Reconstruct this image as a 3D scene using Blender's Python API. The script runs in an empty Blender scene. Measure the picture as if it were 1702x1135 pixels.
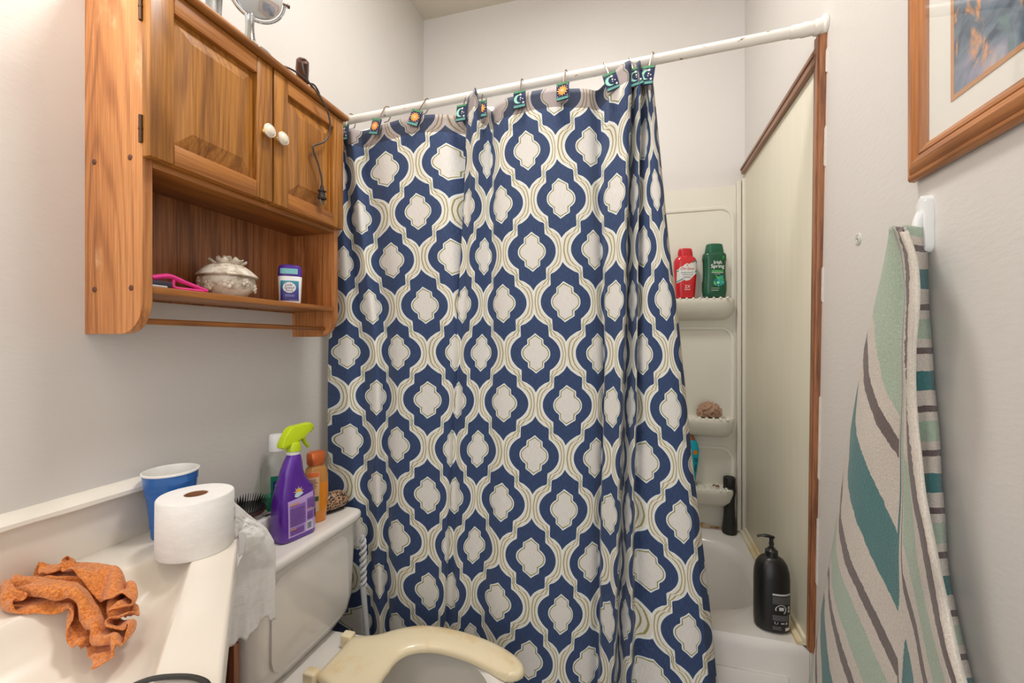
import bpy, bmesh, math, random
from mathutils import Vector, Matrix, noise
random.seed(7)
R = math.radians
PI = math.pi
S = bpy.context.scene
C = S.collection

# ------------------------------------------------------------------ camera, light, exposure
cam_d = bpy.data.cameras.new('camera')
cam_d.sensor_width = 36.0
cam_d.lens = 36.0 * 715.0 / 1702.0
cam_d.clip_start = 0.02
cam = bpy.data.objects.new('camera', cam_d)
C.objects.link(cam)
cam.location = (0, 0, 1.26)
cam.rotation_euler = (R(90), 0, math.atan(199.0 / 715.0))
S.camera = cam

S.view_settings.view_transform = 'Standard'
S.view_settings.look = 'None'
S.view_settings.gamma = 1.0
S.view_settings.use_curve_mapping = False
S.view_settings.exposure = 0.2

w = bpy.data.worlds.new('world')
S.world = w
w.use_nodes = True
w.node_tree.nodes['Background'].inputs[0].default_value = (1.0, 0.99, 0.985, 1)
w.node_tree.nodes['Background'].inputs[1].default_value = 1.6


def lamp(name, kind, loc, energy, color, size=0.1, rot=(0, 0, 0)):
    d = bpy.data.lights.new(name, kind)
    d.energy = energy
    d.color = color
    if kind == 'AREA':
        d.shape = 'DISK'
        d.size = size
    else:
        d.shadow_soft_size = size
    o = bpy.data.objects.new(name, d)
    C.objects.link(o)
    o.location = loc
    o.rotation_euler = rot
    return o


lamp('vanity_bulb', 'POINT', (-0.84, 0.24, 2.12), 6.0, (1.0, 0.92, 0.80), 0.05)
lamp('vanity_bulb', 'POINT', (-0.84, -0.05, 2.12), 4.0, (1.0, 0.92, 0.80), 0.05)
lamp('ceiling_bulb', 'AREA', (-0.25, 1.0, 2.90), 16, (1.0, 0.97, 0.93), 0.35)

# ------------------------------------------------------------------ materials


def lin(c):
    c = c / 255.0
    return c / 12.92 if c <= 0.04045 else ((c + 0.055) / 1.055) ** 2.4


def rgb(r, g, b):
    return (lin(r), lin(g), lin(b), 1.0)


class NT:
    """small node-tree writer"""

    def __init__(self, mat):
        self.t = mat.node_tree
        self.n = self.t.nodes
        self.bsdf = self.n['Principled BSDF']

    def new(self, kind, **kw):
        nd = self.n.new(kind)
        for k, v in kw.items():
            setattr(nd, k, v)
        return nd

    def put(self, sock, v):
        if hasattr(v, 'is_output') or isinstance(v, bpy.types.NodeSocket):
            self.t.links.new(v, sock)
        else:
            sock.default_value = v

    def math(self, op, a, b=None, c=None, clamp=False):
        nd = self.new('ShaderNodeMath', operation=op, use_clamp=clamp)
        self.put(nd.inputs[0], a)
        if b is not None:
            self.put(nd.inputs[1], b)
        if c is not None:
            self.put(nd.inputs[2], c)
        return nd.outputs[0]

    def mix(self, f, a, b, mode='MIX'):
        nd = self.new('ShaderNodeMix', data_type='RGBA', blend_type=mode)
        self.put(nd.inputs[0], f)
        self.put(nd.inputs[6], a)
        self.put(nd.inputs[7], b)
        return nd.outputs[2]

    def noise(self, vec, scale, detail=3, rough=0.5, dist=0.0):
        nd = self.new('ShaderNodeTexNoise')
        if vec is not None:
            self.put(nd.inputs['Vector'], vec)
        nd.inputs['Scale'].default_value = scale
        nd.inputs['Detail'].default_value = detail
        nd.inputs['Roughness'].default_value = rough
        nd.inputs['Distortion'].default_value = dist
        return nd.outputs['Fac']

    def coord(self, kind='Object', scale=None, rot=None):
        tc = self.new('ShaderNodeTexCoord')
        o = tc.outputs[kind]
        if scale or rot:
            mp = self.new('ShaderNodeMapping')
            self.put(mp.inputs[0], o)
            if scale:
                mp.inputs['Scale'].default_value = scale
            if rot:
                mp.inputs['Rotation'].default_value = rot
            o = mp.outputs[0]
        return o

    def ramp(self, fac, stops, interp='LINEAR'):
        nd = self.new('ShaderNodeValToRGB')
        cr = nd.color_ramp
        cr.interpolation = interp
        while len(cr.elements) > 1:
            cr.elements.remove(cr.elements[-1])
        cr.elements[0].position = stops[0][0]
        cr.elements[0].color = stops[0][1]
        for p, c in stops[1:]:
            e = cr.elements.new(p)
            e.color = c
        self.put(nd.inputs[0], fac)
        return nd.outputs[0]

    def step(self, v, edge, soft):
        nd = self.new('ShaderNodeMapRange', interpolation_type='SMOOTHSTEP')
        self.put(nd.inputs[0], v)
        nd.inputs[1].default_value = edge - soft
        nd.inputs[2].default_value = edge + soft
        return nd.outputs[0]

    def bump(self, h, strength=0.3, dist=0.002):
        nd = self.new('ShaderNodeBump')
        nd.inputs['Strength'].default_value = strength
        nd.inputs['Distance'].default_value = dist
        self.put(nd.inputs['Height'], h)
        self.t.links.new(nd.outputs[0], self.bsdf.inputs['Normal'])


def base_mat(name, rough=0.5, metal=0.0):
    m = bpy.data.materials.new(name)
    m.use_nodes = True
    nt = NT(m)
    nt.bsdf.inputs['Roughness'].default_value = rough
    nt.bsdf.inputs['Metallic'].default_value = metal
    return m, nt


CACHE = {}


def plain(r, g, b, rough=0.45, metal=0.0, var=0.06, scale=30.0, bump=0.0, coat=0.0):
    """procedural plain surface: slight mottling in colour, optional relief"""
    key = (r, g, b, rough, metal, var, scale, bump, coat)
    if key in CACHE:
        return CACHE[key]
    m, nt = base_mat('plain_%d_%d_%d' % (r, g, b), rough, metal)
    c = rgb(r, g, b)
    n = nt.noise(nt.coord(), scale, 3)
    d = tuple(x * (1 - var * 2) for x in c[:3]) + (1,)
    u = tuple(min(1, x * (1 + var)) for x in c[:3]) + (1,)
    nt.put(nt.bsdf.inputs['Base Color'], nt.mix(n, d, u))
    if bump:
        nt.bump(nt.noise(nt.coord(), scale * 4, 4), bump, 0.002)
    if coat:
        nt.bsdf.inputs['Coat Weight'].default_value = coat
    CACHE[key] = m
    return m


def oak(name, axis, light=(203, 132, 72), dark=(150, 84, 36), scale=1.0, rough=0.38, wear=0.0):
    m, nt = base_mat(name, rough)
    st = [1.0, 1.0, 1.0]
    st[axis] = 0.07
    sc = tuple(s * scale for s in st)
    co = nt.coord('Object', sc)
    big = nt.noise(co, 7, 1.5, 0.45, 0.35)
    wv = nt.math('SINE', nt.math('MULTIPLY', big, 95.0))
    wv = nt.math('MULTIPLY_ADD', wv, 0.5, 0.5)
    wv = nt.math('POWER', wv, 3.0)
    st2 = [1.0, 1.0, 1.0]
    st2[axis] = 0.03
    fine = nt.noise(nt.coord('Object', tuple(s * scale for s in st2)), 260, 3, 0.6)
    tone = nt.noise(nt.coord('Object', tuple(s * scale for s in st2)), 16, 2, 0.5)
    f = nt.math('ADD', nt.math('MULTIPLY', fine, 0.55), nt.math('MULTIPLY', tone, 0.45))
    f = nt.math('SUBTRACT', f, nt.math('MULTIPLY', wv, 0.13))
    col = nt.ramp(f, [(0.24, rgb(*[int(x * 0.82) for x in dark])), (0.38, rgb(*dark)), (0.52, rgb(*[int(0.4 * p + 0.6 * q) for p, q in zip(dark, light)])), (0.66, rgb(*light))])
    if wear:
        wn = nt.noise(nt.coord('Object', (1, 1, 0.4)), 14, 4, 0.6)
        wn = nt.step(wn, 0.66, 0.07)
        wz = nt.noise(nt.coord('Object'), 90, 2)
        col = nt.mix(nt.math('MULTIPLY', nt.math('MULTIPLY', wn, wz), wear), col, rgb(236, 196, 150))
    nt.put(nt.bsdf.inputs['Base Color'], col)
    nt.bump(f, 0.12, 0.001)
    nt.bsdf.inputs['Coat Weight'].default_value = 0.15
    nt.bsdf.inputs['Coat Roughness'].default_value = 0.3
    return m


def wall_paint(name, c, rough=0.42):
    m, nt = base_mat(name, rough)
    n = nt.noise(nt.coord(), 2.2, 4)
    a = rgb(*[int(x * 0.97) for x in c])
    b = rgb(*c)
    nt.put(nt.bsdf.inputs['Base Color'], nt.mix(n, a, b))
    h = nt.math('ADD', nt.noise(nt.coord('Object', (1, 1, 2.6)), 42, 4, 0.55), nt.math('MULTIPLY', nt.noise(nt.coord(), 7, 2), 1.2))
    nt.bump(h, 0.14, 0.004)
    return m


def thin_glass(name, tint, rough, ior):
    """thin clear sheet: see-through with a fresnel reflection"""
    m, nt = base_mat(name, rough)
    tr = nt.new('ShaderNodeBsdfTransparent')
    tr.inputs[0].default_value = (*tint, 1)
    gs = nt.new('ShaderNodeBsdfGlossy')
    nt.put(gs.inputs['Roughness'], nt.math('MULTIPLY_ADD', nt.noise(nt.coord(), 6, 2), 0.04, rough))
    lw = nt.new('ShaderNodeLayerWeight')
    r0 = ((ior - 1) / (ior + 1)) ** 2
    fr = nt.math('MULTIPLY_ADD', nt.math('POWER', lw.outputs['Facing'], 5.0), 1 - r0, r0)
    mx = nt.new('ShaderNodeMixShader')
    nt.put(mx.inputs[0], fr)
    nt.t.links.new(tr.outputs[0], mx.inputs[1])
    nt.t.links.new(gs.outputs[0], mx.inputs[2])
    nt.t.links.new(mx.outputs[0], nt.n['Material Output'].inputs[0])
    return m


M_WALL = wall_paint('wall_paint', (219, 215, 211))
M_CEIL = wall_paint('ceiling_paint', (214, 206, 190), 0.7)
M_OAKV = oak('oak_vertical', 2, (216, 150, 92), (172, 108, 58), wear=0.8)
M_OAKZ = oak('oak_door_vertical', 2, (192, 130, 58), (144, 90, 30))
M_OAKY = oak('oak_rail', 1, (188, 124, 56), (144, 86, 32))
M_OAKB = oak('oak_back', 2, (188, 126, 76), (128, 78, 40), 0.8)
M_OAKX = oak('oak_dark_edge', 1, (184, 120, 58), (136, 84, 34))
M_FRAME_Z = oak('frame_wood_upright', 2, (198, 130, 66), (166, 102, 48))
M_FRAME_Y = oak('frame_wood_rail', 1, (206, 142, 86), (164, 104, 58))
M_TRIM = oak('brown_trim_wood', 2, (170, 112, 72), (116, 70, 42))
M_TRIMY = oak('brown_trim_wood_rail', 1, (178, 130, 102), (128, 88, 64))
M_CHROME = plain(205, 205, 205, 0.15, 1.0, 0.03)
M_PORC = plain(232, 228, 222, 0.16, 0, 0.015, 8, 0, 0.4)
M_MARBLE = plain(236, 228, 216, 0.2, 0, 0.02, 5, 0, 0.3)
M_TUB = plain(228, 224, 219, 0.2, 0, 0.02, 6, 0, 0.3)
M_SURR = plain(224, 220, 207, 0.4, 0, 0.025, 7)
M_SEAT = None


def seat_mat():
    m, nt = base_mat('aged_seat', 0.28)
    n = nt.noise(nt.coord('Object', (1, 1, 1)), 9, 4, 0.6)
    f = nt.step(n, 0.60, 0.12)
    nt.put(nt.bsdf.inputs['Base Color'], nt.mix(f, rgb(238, 224, 190), rgb(228, 198, 144)))
    nt.bsdf.inputs['Coat Weight'].default_value = 0.3
    return m


M_SEAT = seat_mat()

# ------------------------------------------------------------------ mesh helpers


class MB:
    def __init__(self):
        self.bm = bmesh.new()

    def box(self, x0, x1, y0, y1, z0, z1, bev=0.0, seg=2):
        vs = [self.bm.verts.new((x, y, z)) for x in (x0, x1) for y in (y0, y1) for z in (z0, z1)]
        idx = [(0, 1, 3, 2), (4, 6, 7, 5), (0, 4, 5, 1), (2, 3, 7, 6), (0, 2, 6, 4), (1, 5, 7, 3)]
        fs = [self.bm.faces.new([vs[i] for i in f]) for f in idx]
        if bev:
            es = list({e for f in fs for e in f.edges})
            bmesh.ops.bevel(self.bm, geom=es, offset=bev, segments=seg, profile=0.5, affect='EDGES')
        return self

    def rings(self, rings, close=True, cap0=True, cap1=True):
        """rings: list of lists of points, same length"""
        vr = [[self.bm.verts.new(p) for p in r] for r in rings]
        n = len(vr[0])
        for a, b in zip(vr[:-1], vr[1:]):
            for i in range(n if close else n - 1):
                j = (i + 1) % n
                self.bm.faces.new((a[i], a[j], b[j], b[i]))
        if cap0 and close:
            self.bm.faces.new(list(reversed(vr[0])))
        if cap1 and close:
            self.bm.faces.new(vr[-1])
        return vr

    def lathe(self, prof, seg=32, cx=0, cy=0, sx=1.0, sy=1.0, cap0=True, cap1=True):
        rs = []
        for r, z in prof:
            rs.append([(cx + sx * r * math.cos(2 * PI * i / seg), cy + sy * r * math.sin(2 * PI * i / seg), z) for i in range(seg)])
        self.rings(rs, True, cap0, cap1)
        return self

    def loft(self, secs, seg=40, cap0=True, cap1=True):
        """secs: (z, half width, half depth, exponent[, ox, oy])"""
        rs = []
        for s in secs:
            z, a, b, n = s[:4]
            ox, oy = (s[4], s[5]) if len(s) > 4 else (0, 0)
            r = []
            for i in range(seg):
                t = 2 * PI * i / seg
                c_, s_ = math.cos(t), math.sin(t)
                r.append((ox + a * math.copysign(abs(c_) ** (2 / n), c_), oy + b * math.copysign(abs(s_) ** (2 / n), s_), z))
            rs.append(r)
        self.rings(rs, True, cap0, cap1)
        return self

    def tube(self, pts, rad, seg=8, closed=False, flat=1.0):
        pts = [Vector(p) for p in pts]
        n = len(pts)
        rs = []
        up = Vector((0, 0, 1))
        prev = None
        for i, p in enumerate(pts):
            if closed:
                t = (pts[(i + 1) % n] - pts[i - 1]).normalized()
            else:
                t = (pts[min(i + 1, n - 1)] - pts[max(i - 1, 0)]).normalized()
            if prev is None:
                a = t.cross(up)
                if a.length < 1e-3:
                    a = t.cross(Vector((1, 0, 0)))
                a.normalize()
            else:
                a = prev - t * prev.dot(t)
                a.normalize()
            prev = a
            b = t.cross(a)
            r = rad[i] if isinstance(rad, (list, tuple)) else rad
            rs.append([tuple(p + a * (r * math.cos(2 * PI * k / seg)) + b * (r * flat * math.sin(2 * PI * k / seg))) for k in range(seg)])
        if closed:
            vr = [[self.bm.verts.new(q) for q in r] for r in rs]
            for i in range(n):
                a, b = vr[i], vr[(i + 1) % n]
                for k in range(seg):
                    j = (k + 1) % seg
                    self.bm.faces.new((a[k], a[j], b[j], b[k]))
        else:
            self.rings(rs)
        return self

    def prism(self, pts, vec, bev=0.0):
        """pts: planar 3d polygon, extruded by vec"""
        v = Vector(vec)
        a = [self.bm.verts.new(p) for p in pts]
        b = [self.bm.verts.new(Vector(p) + v) for p in pts]
        n = len(pts)
        fs = [self.bm.faces.new(list(reversed(a))), self.bm.faces.new(b)]
        for i in range(n):
            j = (i + 1) % n
            fs.append(self.bm.faces.new((a[i], a[j], b[j], b[i])))
        if bev:
            es = [e for e in fs[1].edges]
            bmesh.ops.bevel(self.bm, geom=es, offset=bev, segments=2, profile=0.5, affect='EDGES')
        return self

    def grid(self, fn, nu, nv):
        vs = [[self.bm.verts.new(fn(i / nu, j / nv)) for j in range(nv + 1)] for i in range(nu + 1)]
        for i in range(nu):
            for j in range(nv):
                self.bm.faces.new((vs[i][j], vs[i + 1][j], vs[i + 1][j + 1], vs[i][j + 1]))
        return vs

    def sphere(self, c, rx, ry, rz, seg=16, ring=10):
        rs = []
        for j in range(1, ring):
            t = PI * j / ring
            rs.append([(c[0] + rx * math.sin(t) * math.cos(2 * PI * i / seg), c[1] + ry * math.sin(t) * math.sin(2 * PI * i / seg), c[2] - rz * math.cos(t)) for i in range(seg)])
        self.rings(rs)
        return self

    def xform(self, mat):
        bmesh.ops.transform(self.bm, matrix=mat, verts=self.bm.verts)
        return self

    def build(self, name, mat, parent=None, smooth=True, angle=38, loc=None):
        bm = self.bm
        bmesh.ops.recalc_face_normals(bm, faces=bm.faces)
        if smooth:
            lim = R(angle)
            for f in bm.faces:
                f.smooth = True
            for e in bm.edges:
                if len(e.link_faces) == 2 and e.calc_face_angle(0) > lim:
                    e.smooth = False
        me = bpy.data.meshes.new(name)
        bm.to_mesh(me)
        bm.free()
        me.materials.append(mat)
        o = bpy.data.objects.new(name, me)
        C.objects.link(o)
        if parent:
            o.parent = parent
        if loc:
            o.location = loc
        return o


def thing(name, label, cat, loc=(0, 0, 0), rz=0.0, group=None):
    o = bpy.data.objects.new(name, None)
    o.empty_display_size = 0.05
    C.objects.link(o)
    o.location = loc
    o.rotation_euler = (0, 0, rz)
    o['label'] = label
    o['category'] = cat
    if group:
        o['group'] = group
    return o


def tag(o, label, cat, group=None):
    o['label'] = label
    o['category'] = cat
    if group:
        o['group'] = group
    return o


def struct(o):
    o['kind'] = 'structure'
    return o


def copy_tree(o, parent=None):
    c = o.copy()
    C.objects.link(c)
    c.parent = parent
    for ch in list(o.children):
        copy_tree(ch, c)
    return c


def catmull(pts, n=6):
    out = []
    P = [Vector(p) for p in pts]
    for i in range(len(P) - 1):
        p0 = P[max(i - 1, 0)]
        p1, p2 = P[i], P[i + 1]
        p3 = P[min(i + 2, len(P) - 1)]
        for k in range(n):
            t = k / n
            out.append(0.5 * ((2 * p1) + (p2 - p0) * t + (2 * p0 - 5 * p1 + 4 * p2 - p3) * t * t + (3 * p1 - p0 - 3 * p2 + p3) * t ** 3))
    out.append(P[-1])
    return out


def roundrect(x0, x1, z0, z1, r, n=6):
    pts = []
    for cx, cz, a0 in ((x1 - r, z1 - r, 0), (x0 + r, z1 - r, 90), (x0 + r, z0 + r, 180), (x1 - r, z0 + r, 270)):
        for k in range(n + 1):
            a = R(a0 + 90 * k / n)
            pts.append((cx + r * math.cos(a), cz + r * math.sin(a)))
    return pts


TEXTC = {}


def text_shape(s, size):
    """filled 2d triangles of a line of lettering, centred"""
    if s not in TEXTC:
        cu = bpy.data.curves.new('lettering', 'FONT')
        cu.body = s
        cu.size = 1.0
        cu.align_x = 'CENTER'
        cu.align_y = 'CENTER'
        cu.resolution_u = 3
        ob = bpy.data.objects.new('lettering', cu)
        C.objects.link(ob)
        me = ob.to_mesh()
        TEXTC[s] = ([tuple(v.co[:2]) for v in me.vertices], [tuple(p.vertices) for p in me.polygons])
        ob.to_mesh_clear()
        bpy.data.objects.remove(ob)
        bpy.data.curves.remove(cu)
    v, f = TEXTC[s]
    return [(x * size, y * size) for x, y in v], f


def decal(shape2d, surf, name, mat, parent, off=0.0006, bold=0.0):
    """shape2d: (verts2d, faces); surf(x,z)->(x,y,z) ; flat print on a curved face"""
    m = MB()
    vs = []
    for x, z in shape2d[0]:
        p = Vector(surf(x, z))
        vs.append(m.bm.verts.new(p + Vector((0, -off, 0))))
    for f in shape2d[1]:
        try:
            m.bm.faces.new([vs[i] for i in f])
        except ValueError:
            pass
    return m.build(name, mat, parent, smooth=False)


def rect2d(x0, x1, z0, z1, nx=8, nz=8):
    v = [(x0 + (x1 - x0) * i / nx, z0 + (z1 - z0) * j / nz) for i in range(nx + 1) for j in range(nz + 1)]
    f = [(i * (nz + 1) + j, (i + 1) * (nz + 1) + j, (i + 1) * (nz + 1) + j + 1, i * (nz + 1) + j + 1) for i in range(nx) for j in range(nz)]
    return v, f


def poly2d(pts):
    c = (sum(p[0] for p in pts) / len(pts), sum(p[1] for p in pts) / len(pts))
    n = len(pts)
    v = [c] + [((p[0] + c[0]) / 2, (p[1] + c[1]) / 2) for p in pts] + list(pts)
    f = []
    for i in range(n):
        j = (i + 1) % n
        f.append((0, 1 + i, 1 + j))
        f.append((1 + i, 1 + n + i, 1 + n + j, 1 + j))
    return v, f


def star2d(cx, cz, r0, r1, n, rot=0.0):
    pts = []
    for i in range(2 * n):
        r = r0 if i % 2 == 0 else r1
        a = rot + PI * i / n
        pts.append((cx + r * math.sin(a), cz + r * math.cos(a)))
    return poly2d(pts)


def disc2d(cx, cz, rx, rz=None, n=20):
    rz = rz or rx
    return poly2d([(cx + rx * math.cos(2 * PI * i / n), cz + rz * math.sin(2 * PI * i / n)) for i in range(n)])


def shift(sh, dx, dz, shear=0.0):
    return [(x + dx + shear * y, y + dz) for x, y in sh[0]], sh[1]


def join2d(shapes):
    v, f = [], []
    for sh in shapes:
        o = len(v)
        v += sh[0]
        f += [tuple(i + o for i in q) for q in sh[1]]
    return v, f


def surf_of(secs):
    def s(x, z):
        lo = secs[0]
        hi = secs[-1]
        for a, b in zip(secs[:-1], secs[1:]):
            if a[0] <= z <= b[0]:
                lo, hi = a, b
                break
        t = 0 if hi[0] == lo[0] else (z - lo[0]) / (hi[0] - lo[0])
        t = max(0, min(1, t))
        a_, b_, n_ = [lo[i] + (hi[i] - lo[i]) * t for i in (1, 2, 3)]
        u = min(0.999, abs(x) / a_)
        return (x, -b_ * (1 - u ** n_) ** (1 / n_), z)
    return s


def lines2d(x0, x1, z0, z1, n, fill=0.45, ragged=0.0):
    """rows of unreadable small print as thin bars"""
    sh = []
    h = (z1 - z0) / n
    for i in range(n):
        xe = x1 - ragged * (x1 - x0) * random.random()
        sh.append(rect2d(x0, xe, z0 + i * h, z0 + (i + fill) * h, 4, 1))
    return join2d(sh)


# ------------------------------------------------------------------ setting
XL, XR, YB, ZC = -1.054, 0.4696, 2.054, 2.946
m = MB(); m.box(XL - 0.1, XL, -1.3, YB + 0.1, 0, ZC); struct(m.build('wall_left', M_WALL, smooth=False))
m = MB(); m.box(XR, XR + 0.1, -1.3, YB + 0.1, 0, ZC); struct(m.build('wall_right', M_WALL, smooth=False))
m = MB(); m.box(XL, XR, YB, YB + 0.1, 0, ZC); struct(m.build('wall_back', M_WALL, smooth=False))
m = MB(); m.box(XL - 0.1, XR + 0.1, -1.3, YB + 0.1, ZC, ZC + 0.1); struct(m.build('ceiling', M_CEIL, smooth=False))
fm, nt = base_mat('vinyl_floor', 0.35)
br = nt.new('ShaderNodeTexBrick')
nt.put(br.inputs['Vector'], nt.coord('Object'))
br.offset = 0.0
br.inputs['Color1'].default_value = rgb(176, 170, 162)
br.inputs['Color2'].default_value = rgb(164, 158, 150)
br.inputs['Mortar'].default_value = rgb(120, 110, 98)
br.inputs['Scale'].default_value = 1.0
br.inputs['Brick Width'].default_value = 0.3
br.inputs['Row Height'].default_value = 0.3
br.inputs['Mortar Size'].default_value = 0.004
nt.put(nt.bsdf.inputs['Base Color'], br.outputs['Color'])
m = MB(); m.box(XL - 0.1, XR + 0.1, -1.3, YB + 0.1, -0.1, 0); struct(m.build('floor', fm, smooth=False))

# vertical brown trim at the open end of the tub panel (leans a little)
m = MB()
m.prism([(XR, 1.243, 2.03), (XR, 1.288, 2.045), (XR, 1.338, 0.43), (XR, 1.318, 0.43)], (-0.014, 0, 0), 0.004)
m.prism([(XR - 0.014, 1.252, 2.03), (XR - 0.014, 1.263, 2.035), (XR - 0.014, 1.326, 0.44), (XR - 0.014, 1.320, 0.44)], (-0.004, 0, 0), 0.001)
struct(m.build('trim_1', M_TRIM, smooth=True))
# old caulk left along its edge
cm = plain(226, 222, 214, 0.7, 0, 0.1, 60, 0.4)
m = MB()
for z0, z1 in ((1.93, 1.99), (1.70, 1.80), (1.36, 1.45), (0.90, 1.12), (0.62, 0.80)):
    def ye(z):
        return 1.243 + (2.03 - z) / 1.6 * 0.075
    m.prism([(XR, ye(z0) - 0.007, z0), (XR, ye(z1) - 0.006, z1), (XR, ye(z1) + 0.002, z1 - 0.006), (XR, ye(z0) + 0.002, z0 + 0.008)], (-0.0025, 0, 0))
struct(m.build('trim_2', cm))
# rough brown strip on top of the panel
m = MB()
m.prism([(XR, 1.262, 2.012), (XR, 2.035, 2.008), (XR, 2.035, 1.974), (XR, 1.278, 1.972)], (-0.020, 0, 0), 0.005)
m.prism([(XR - 0.020, 1.272, 2.000), (XR - 0.020, 2.03, 1.998), (XR - 0.020, 2.03, 1.988), (XR - 0.020, 1.272, 1.990)], (-0.004, 0, 0), 0.0015)
struct(m.build('trim_3', M_TRIMY))
# pale corner strips beside the surround
cs = plain(216, 210, 196, 0.45, 0, 0.03, 10)
m = MB(); m.box(0.431, 0.4475, 2.014, YB, 0.455, 1.945, 0.003); struct(m.build('trim_4', cs))
m = MB(); m.box(0.450, 0.4655, 2.008, YB, 0.455, 1.95, 0.004); struct(m.build('trim_5', cs))
# the yellowed strip on the tub ledge under the panel
tm, nt = base_mat('aged_ledge_strip', 0.5)
n1 = nt.noise(nt.coord('Object', (1, 0.5, 1)), 9, 4)
nt.put(nt.bsdf.inputs['Base Color'], nt.mix(nt.step(n1, 0.56, 0.14), rgb(224, 216, 192), rgb(216, 188, 128)))


def rimz(y):
    return 0.42 + (y - 1.357) * 0.047


m = MB()
m.prism([(0.441, 1.362, rimz(1.362)), (XR, 1.362, rimz(1.362)), (XR, 2.05, rimz(2.05)), (0.441, 2.05, rimz(2.05))], (0, 0, 0.010), 0.003)
m.prism([(0.455, 1.362, rimz(1.362) + 0.01), (XR, 1.362, rimz(1.362) + 0.01), (XR, 2.05, rimz(2.05) + 0.01), (0.455, 2.05, rimz(2.05) + 0.01)], (0, 0, 0.014), 0.004)
struct(m.build('trim_6', tm))

# cream hardboard panel on the right wall
pm, nt = base_mat('cream_panel', 0.45)
n1 = nt.noise(nt.coord('Object', (1, 1, 0.05)), 55, 3)
n2 = nt.noise(nt.coord('Object'), 3, 4)
nt.put(nt.bsdf.inputs['Base Color'], nt.mix(nt.math('ADD', nt.math('MULTIPLY', n1, 0.5), nt.math('MULTIPLY', n2, 0.5)), rgb(214, 208, 186), rgb(233, 228, 211)))
m = MB()
m.prism([(XR, 1.275, 1.985), (XR, YB, 1.985), (XR, YB, 0.46), (XR, 1.335, 0.43)], (-0.006, 0, 0), 0.001)
o = m.build('wall_panel', pm)
tag(o, 'tall cream hardboard wall panel beside the tub, framed by brown trim', 'wall panel')

# ------------------------------------------------------------------ bathtub
tub = thing('bathtub', 'white bathtub with rounded basin behind the patterned curtain', 'bathtub', (-0.29, 1.7, 0))


def loc_obj(o, parent):
    """keep world placement of a mesh modelled in world coordinates"""
    o.parent = parent
    o.matrix_parent_inverse = Matrix.Translation(-Vector(parent.location)) if parent.rotation_euler.z == 0 else (Matrix.Translation(parent.location) @ Matrix.Rotation(parent.rotation_euler.z, 4, 'Z')).inverted()
    return o


m = MB()
N = 64
ring_out, ring_in, ring_mid, ring_bot = [], [], [], []
cx, cy = -0.29, 1.70
hx, hy = 0.7596, 0.343


def sup(t, a, b, n):
    c_, s_ = math.cos(t), math.sin(t)
    return (a * math.copysign(abs(c_) ** (2 / n), c_), b * math.copysign(abs(s_) ** (2 / n), s_))


def on_rect(t, a, b):
    c_, s_ = math.cos(t), math.sin(t)
    k = 1 / max(abs(c_) / a, abs(s_) / b)
    return (c_ * k, s_ * k)


angs = sorted([2 * PI * i / N for i in range(N)] + [math.atan2(sy * 0.345, sx * 0.759) % (2 * PI) for sx in (-1, 1) for sy in (-1, 1)])
rr = []
for (a, b, n, dz, cyy) in ((0.759, 0.345, 0, -0.42, 1.7), (0.759, 0.345, 0, -0.03, 1.7), (0.759, 0.345, 0, -0.012, 1.7), (0.752, 0.338, 0, 0.0, 1.702), (0.715, 0.270, 4.2, 0.0, 1.708), (0.703, 0.259, 4.0, -0.010, 1.708), (0.690, 0.248, 3.8, -0.04, 1.708), (0.64, 0.215, 3.6, -0.27, 1.708), (0.58, 0.17, 3.2, -0.32, 1.708)):
    r = []
    for t in angs:
        if n == 0:
            x, y = on_rect(t, a, b)
        else:
            x, y = sup(t, a, b, n)
        yy = cyy + y
        r.append((cx + x, yy, max(0.0, rimz(yy) + dz) if dz > -0.4 else 0.0))
    rr.append(r)
m.rings(rr, True, True, True)
loc_obj(m.build('tub_shell', M_TUB, angle=50), tub)
m = MB()
m.box(-1.0, 0.42, 1.349, 1.357, 0.05, 0.33, 0.006)
loc_obj(m.build('apron_panel', M_TUB), tub)

# rust line where surround meets tub
rm, nt = base_mat('rusty_caulk', 0.8)
n1 = nt.noise(nt.coord('Object'), 40, 4)
nt.put(nt.bsdf.inputs['Base Color'], nt.ramp(n1, [(0.35, rgb(120, 72, 30)), (0.5, rgb(196, 150, 90)), (0.62, rgb(214, 200, 168))]))
m = MB()
seg = 60


def rust(u, v):
    x = 0.02 + u * 0.41
    top = rimz(2.03) + 0.006 + 0.016 * noise.noise((x * 22, 1, 0)) + 0.022 * max(0, 1 - abs(u - 0.42) / 0.4)
    return (x, 2.0305 - 0.004 * (1 - v), rimz(2.03) + 0.0006 + v * max(0.006, top - rimz(2.03)))


m.grid(rust, seg, 3)
o = m.build('caulk_line', rm)
loc_obj(o, tub)
o['label'] = 'rust-stained caulk line at the back ledge of the tub'

# ------------------------------------------------------------------ surround with moulded shelves
sur = thing('shower_surround', 'cream moulded shower surround with three built-in corner shelves', 'shower surround', (-0.3, 2.03, 0.455))
m = MB()
m.box(XL + 0.002, 0.431, 2.034, YB, 0.452, 1.931, 0.002)
loc_obj(m.build('back_panel', M_SURR), sur)


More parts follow.
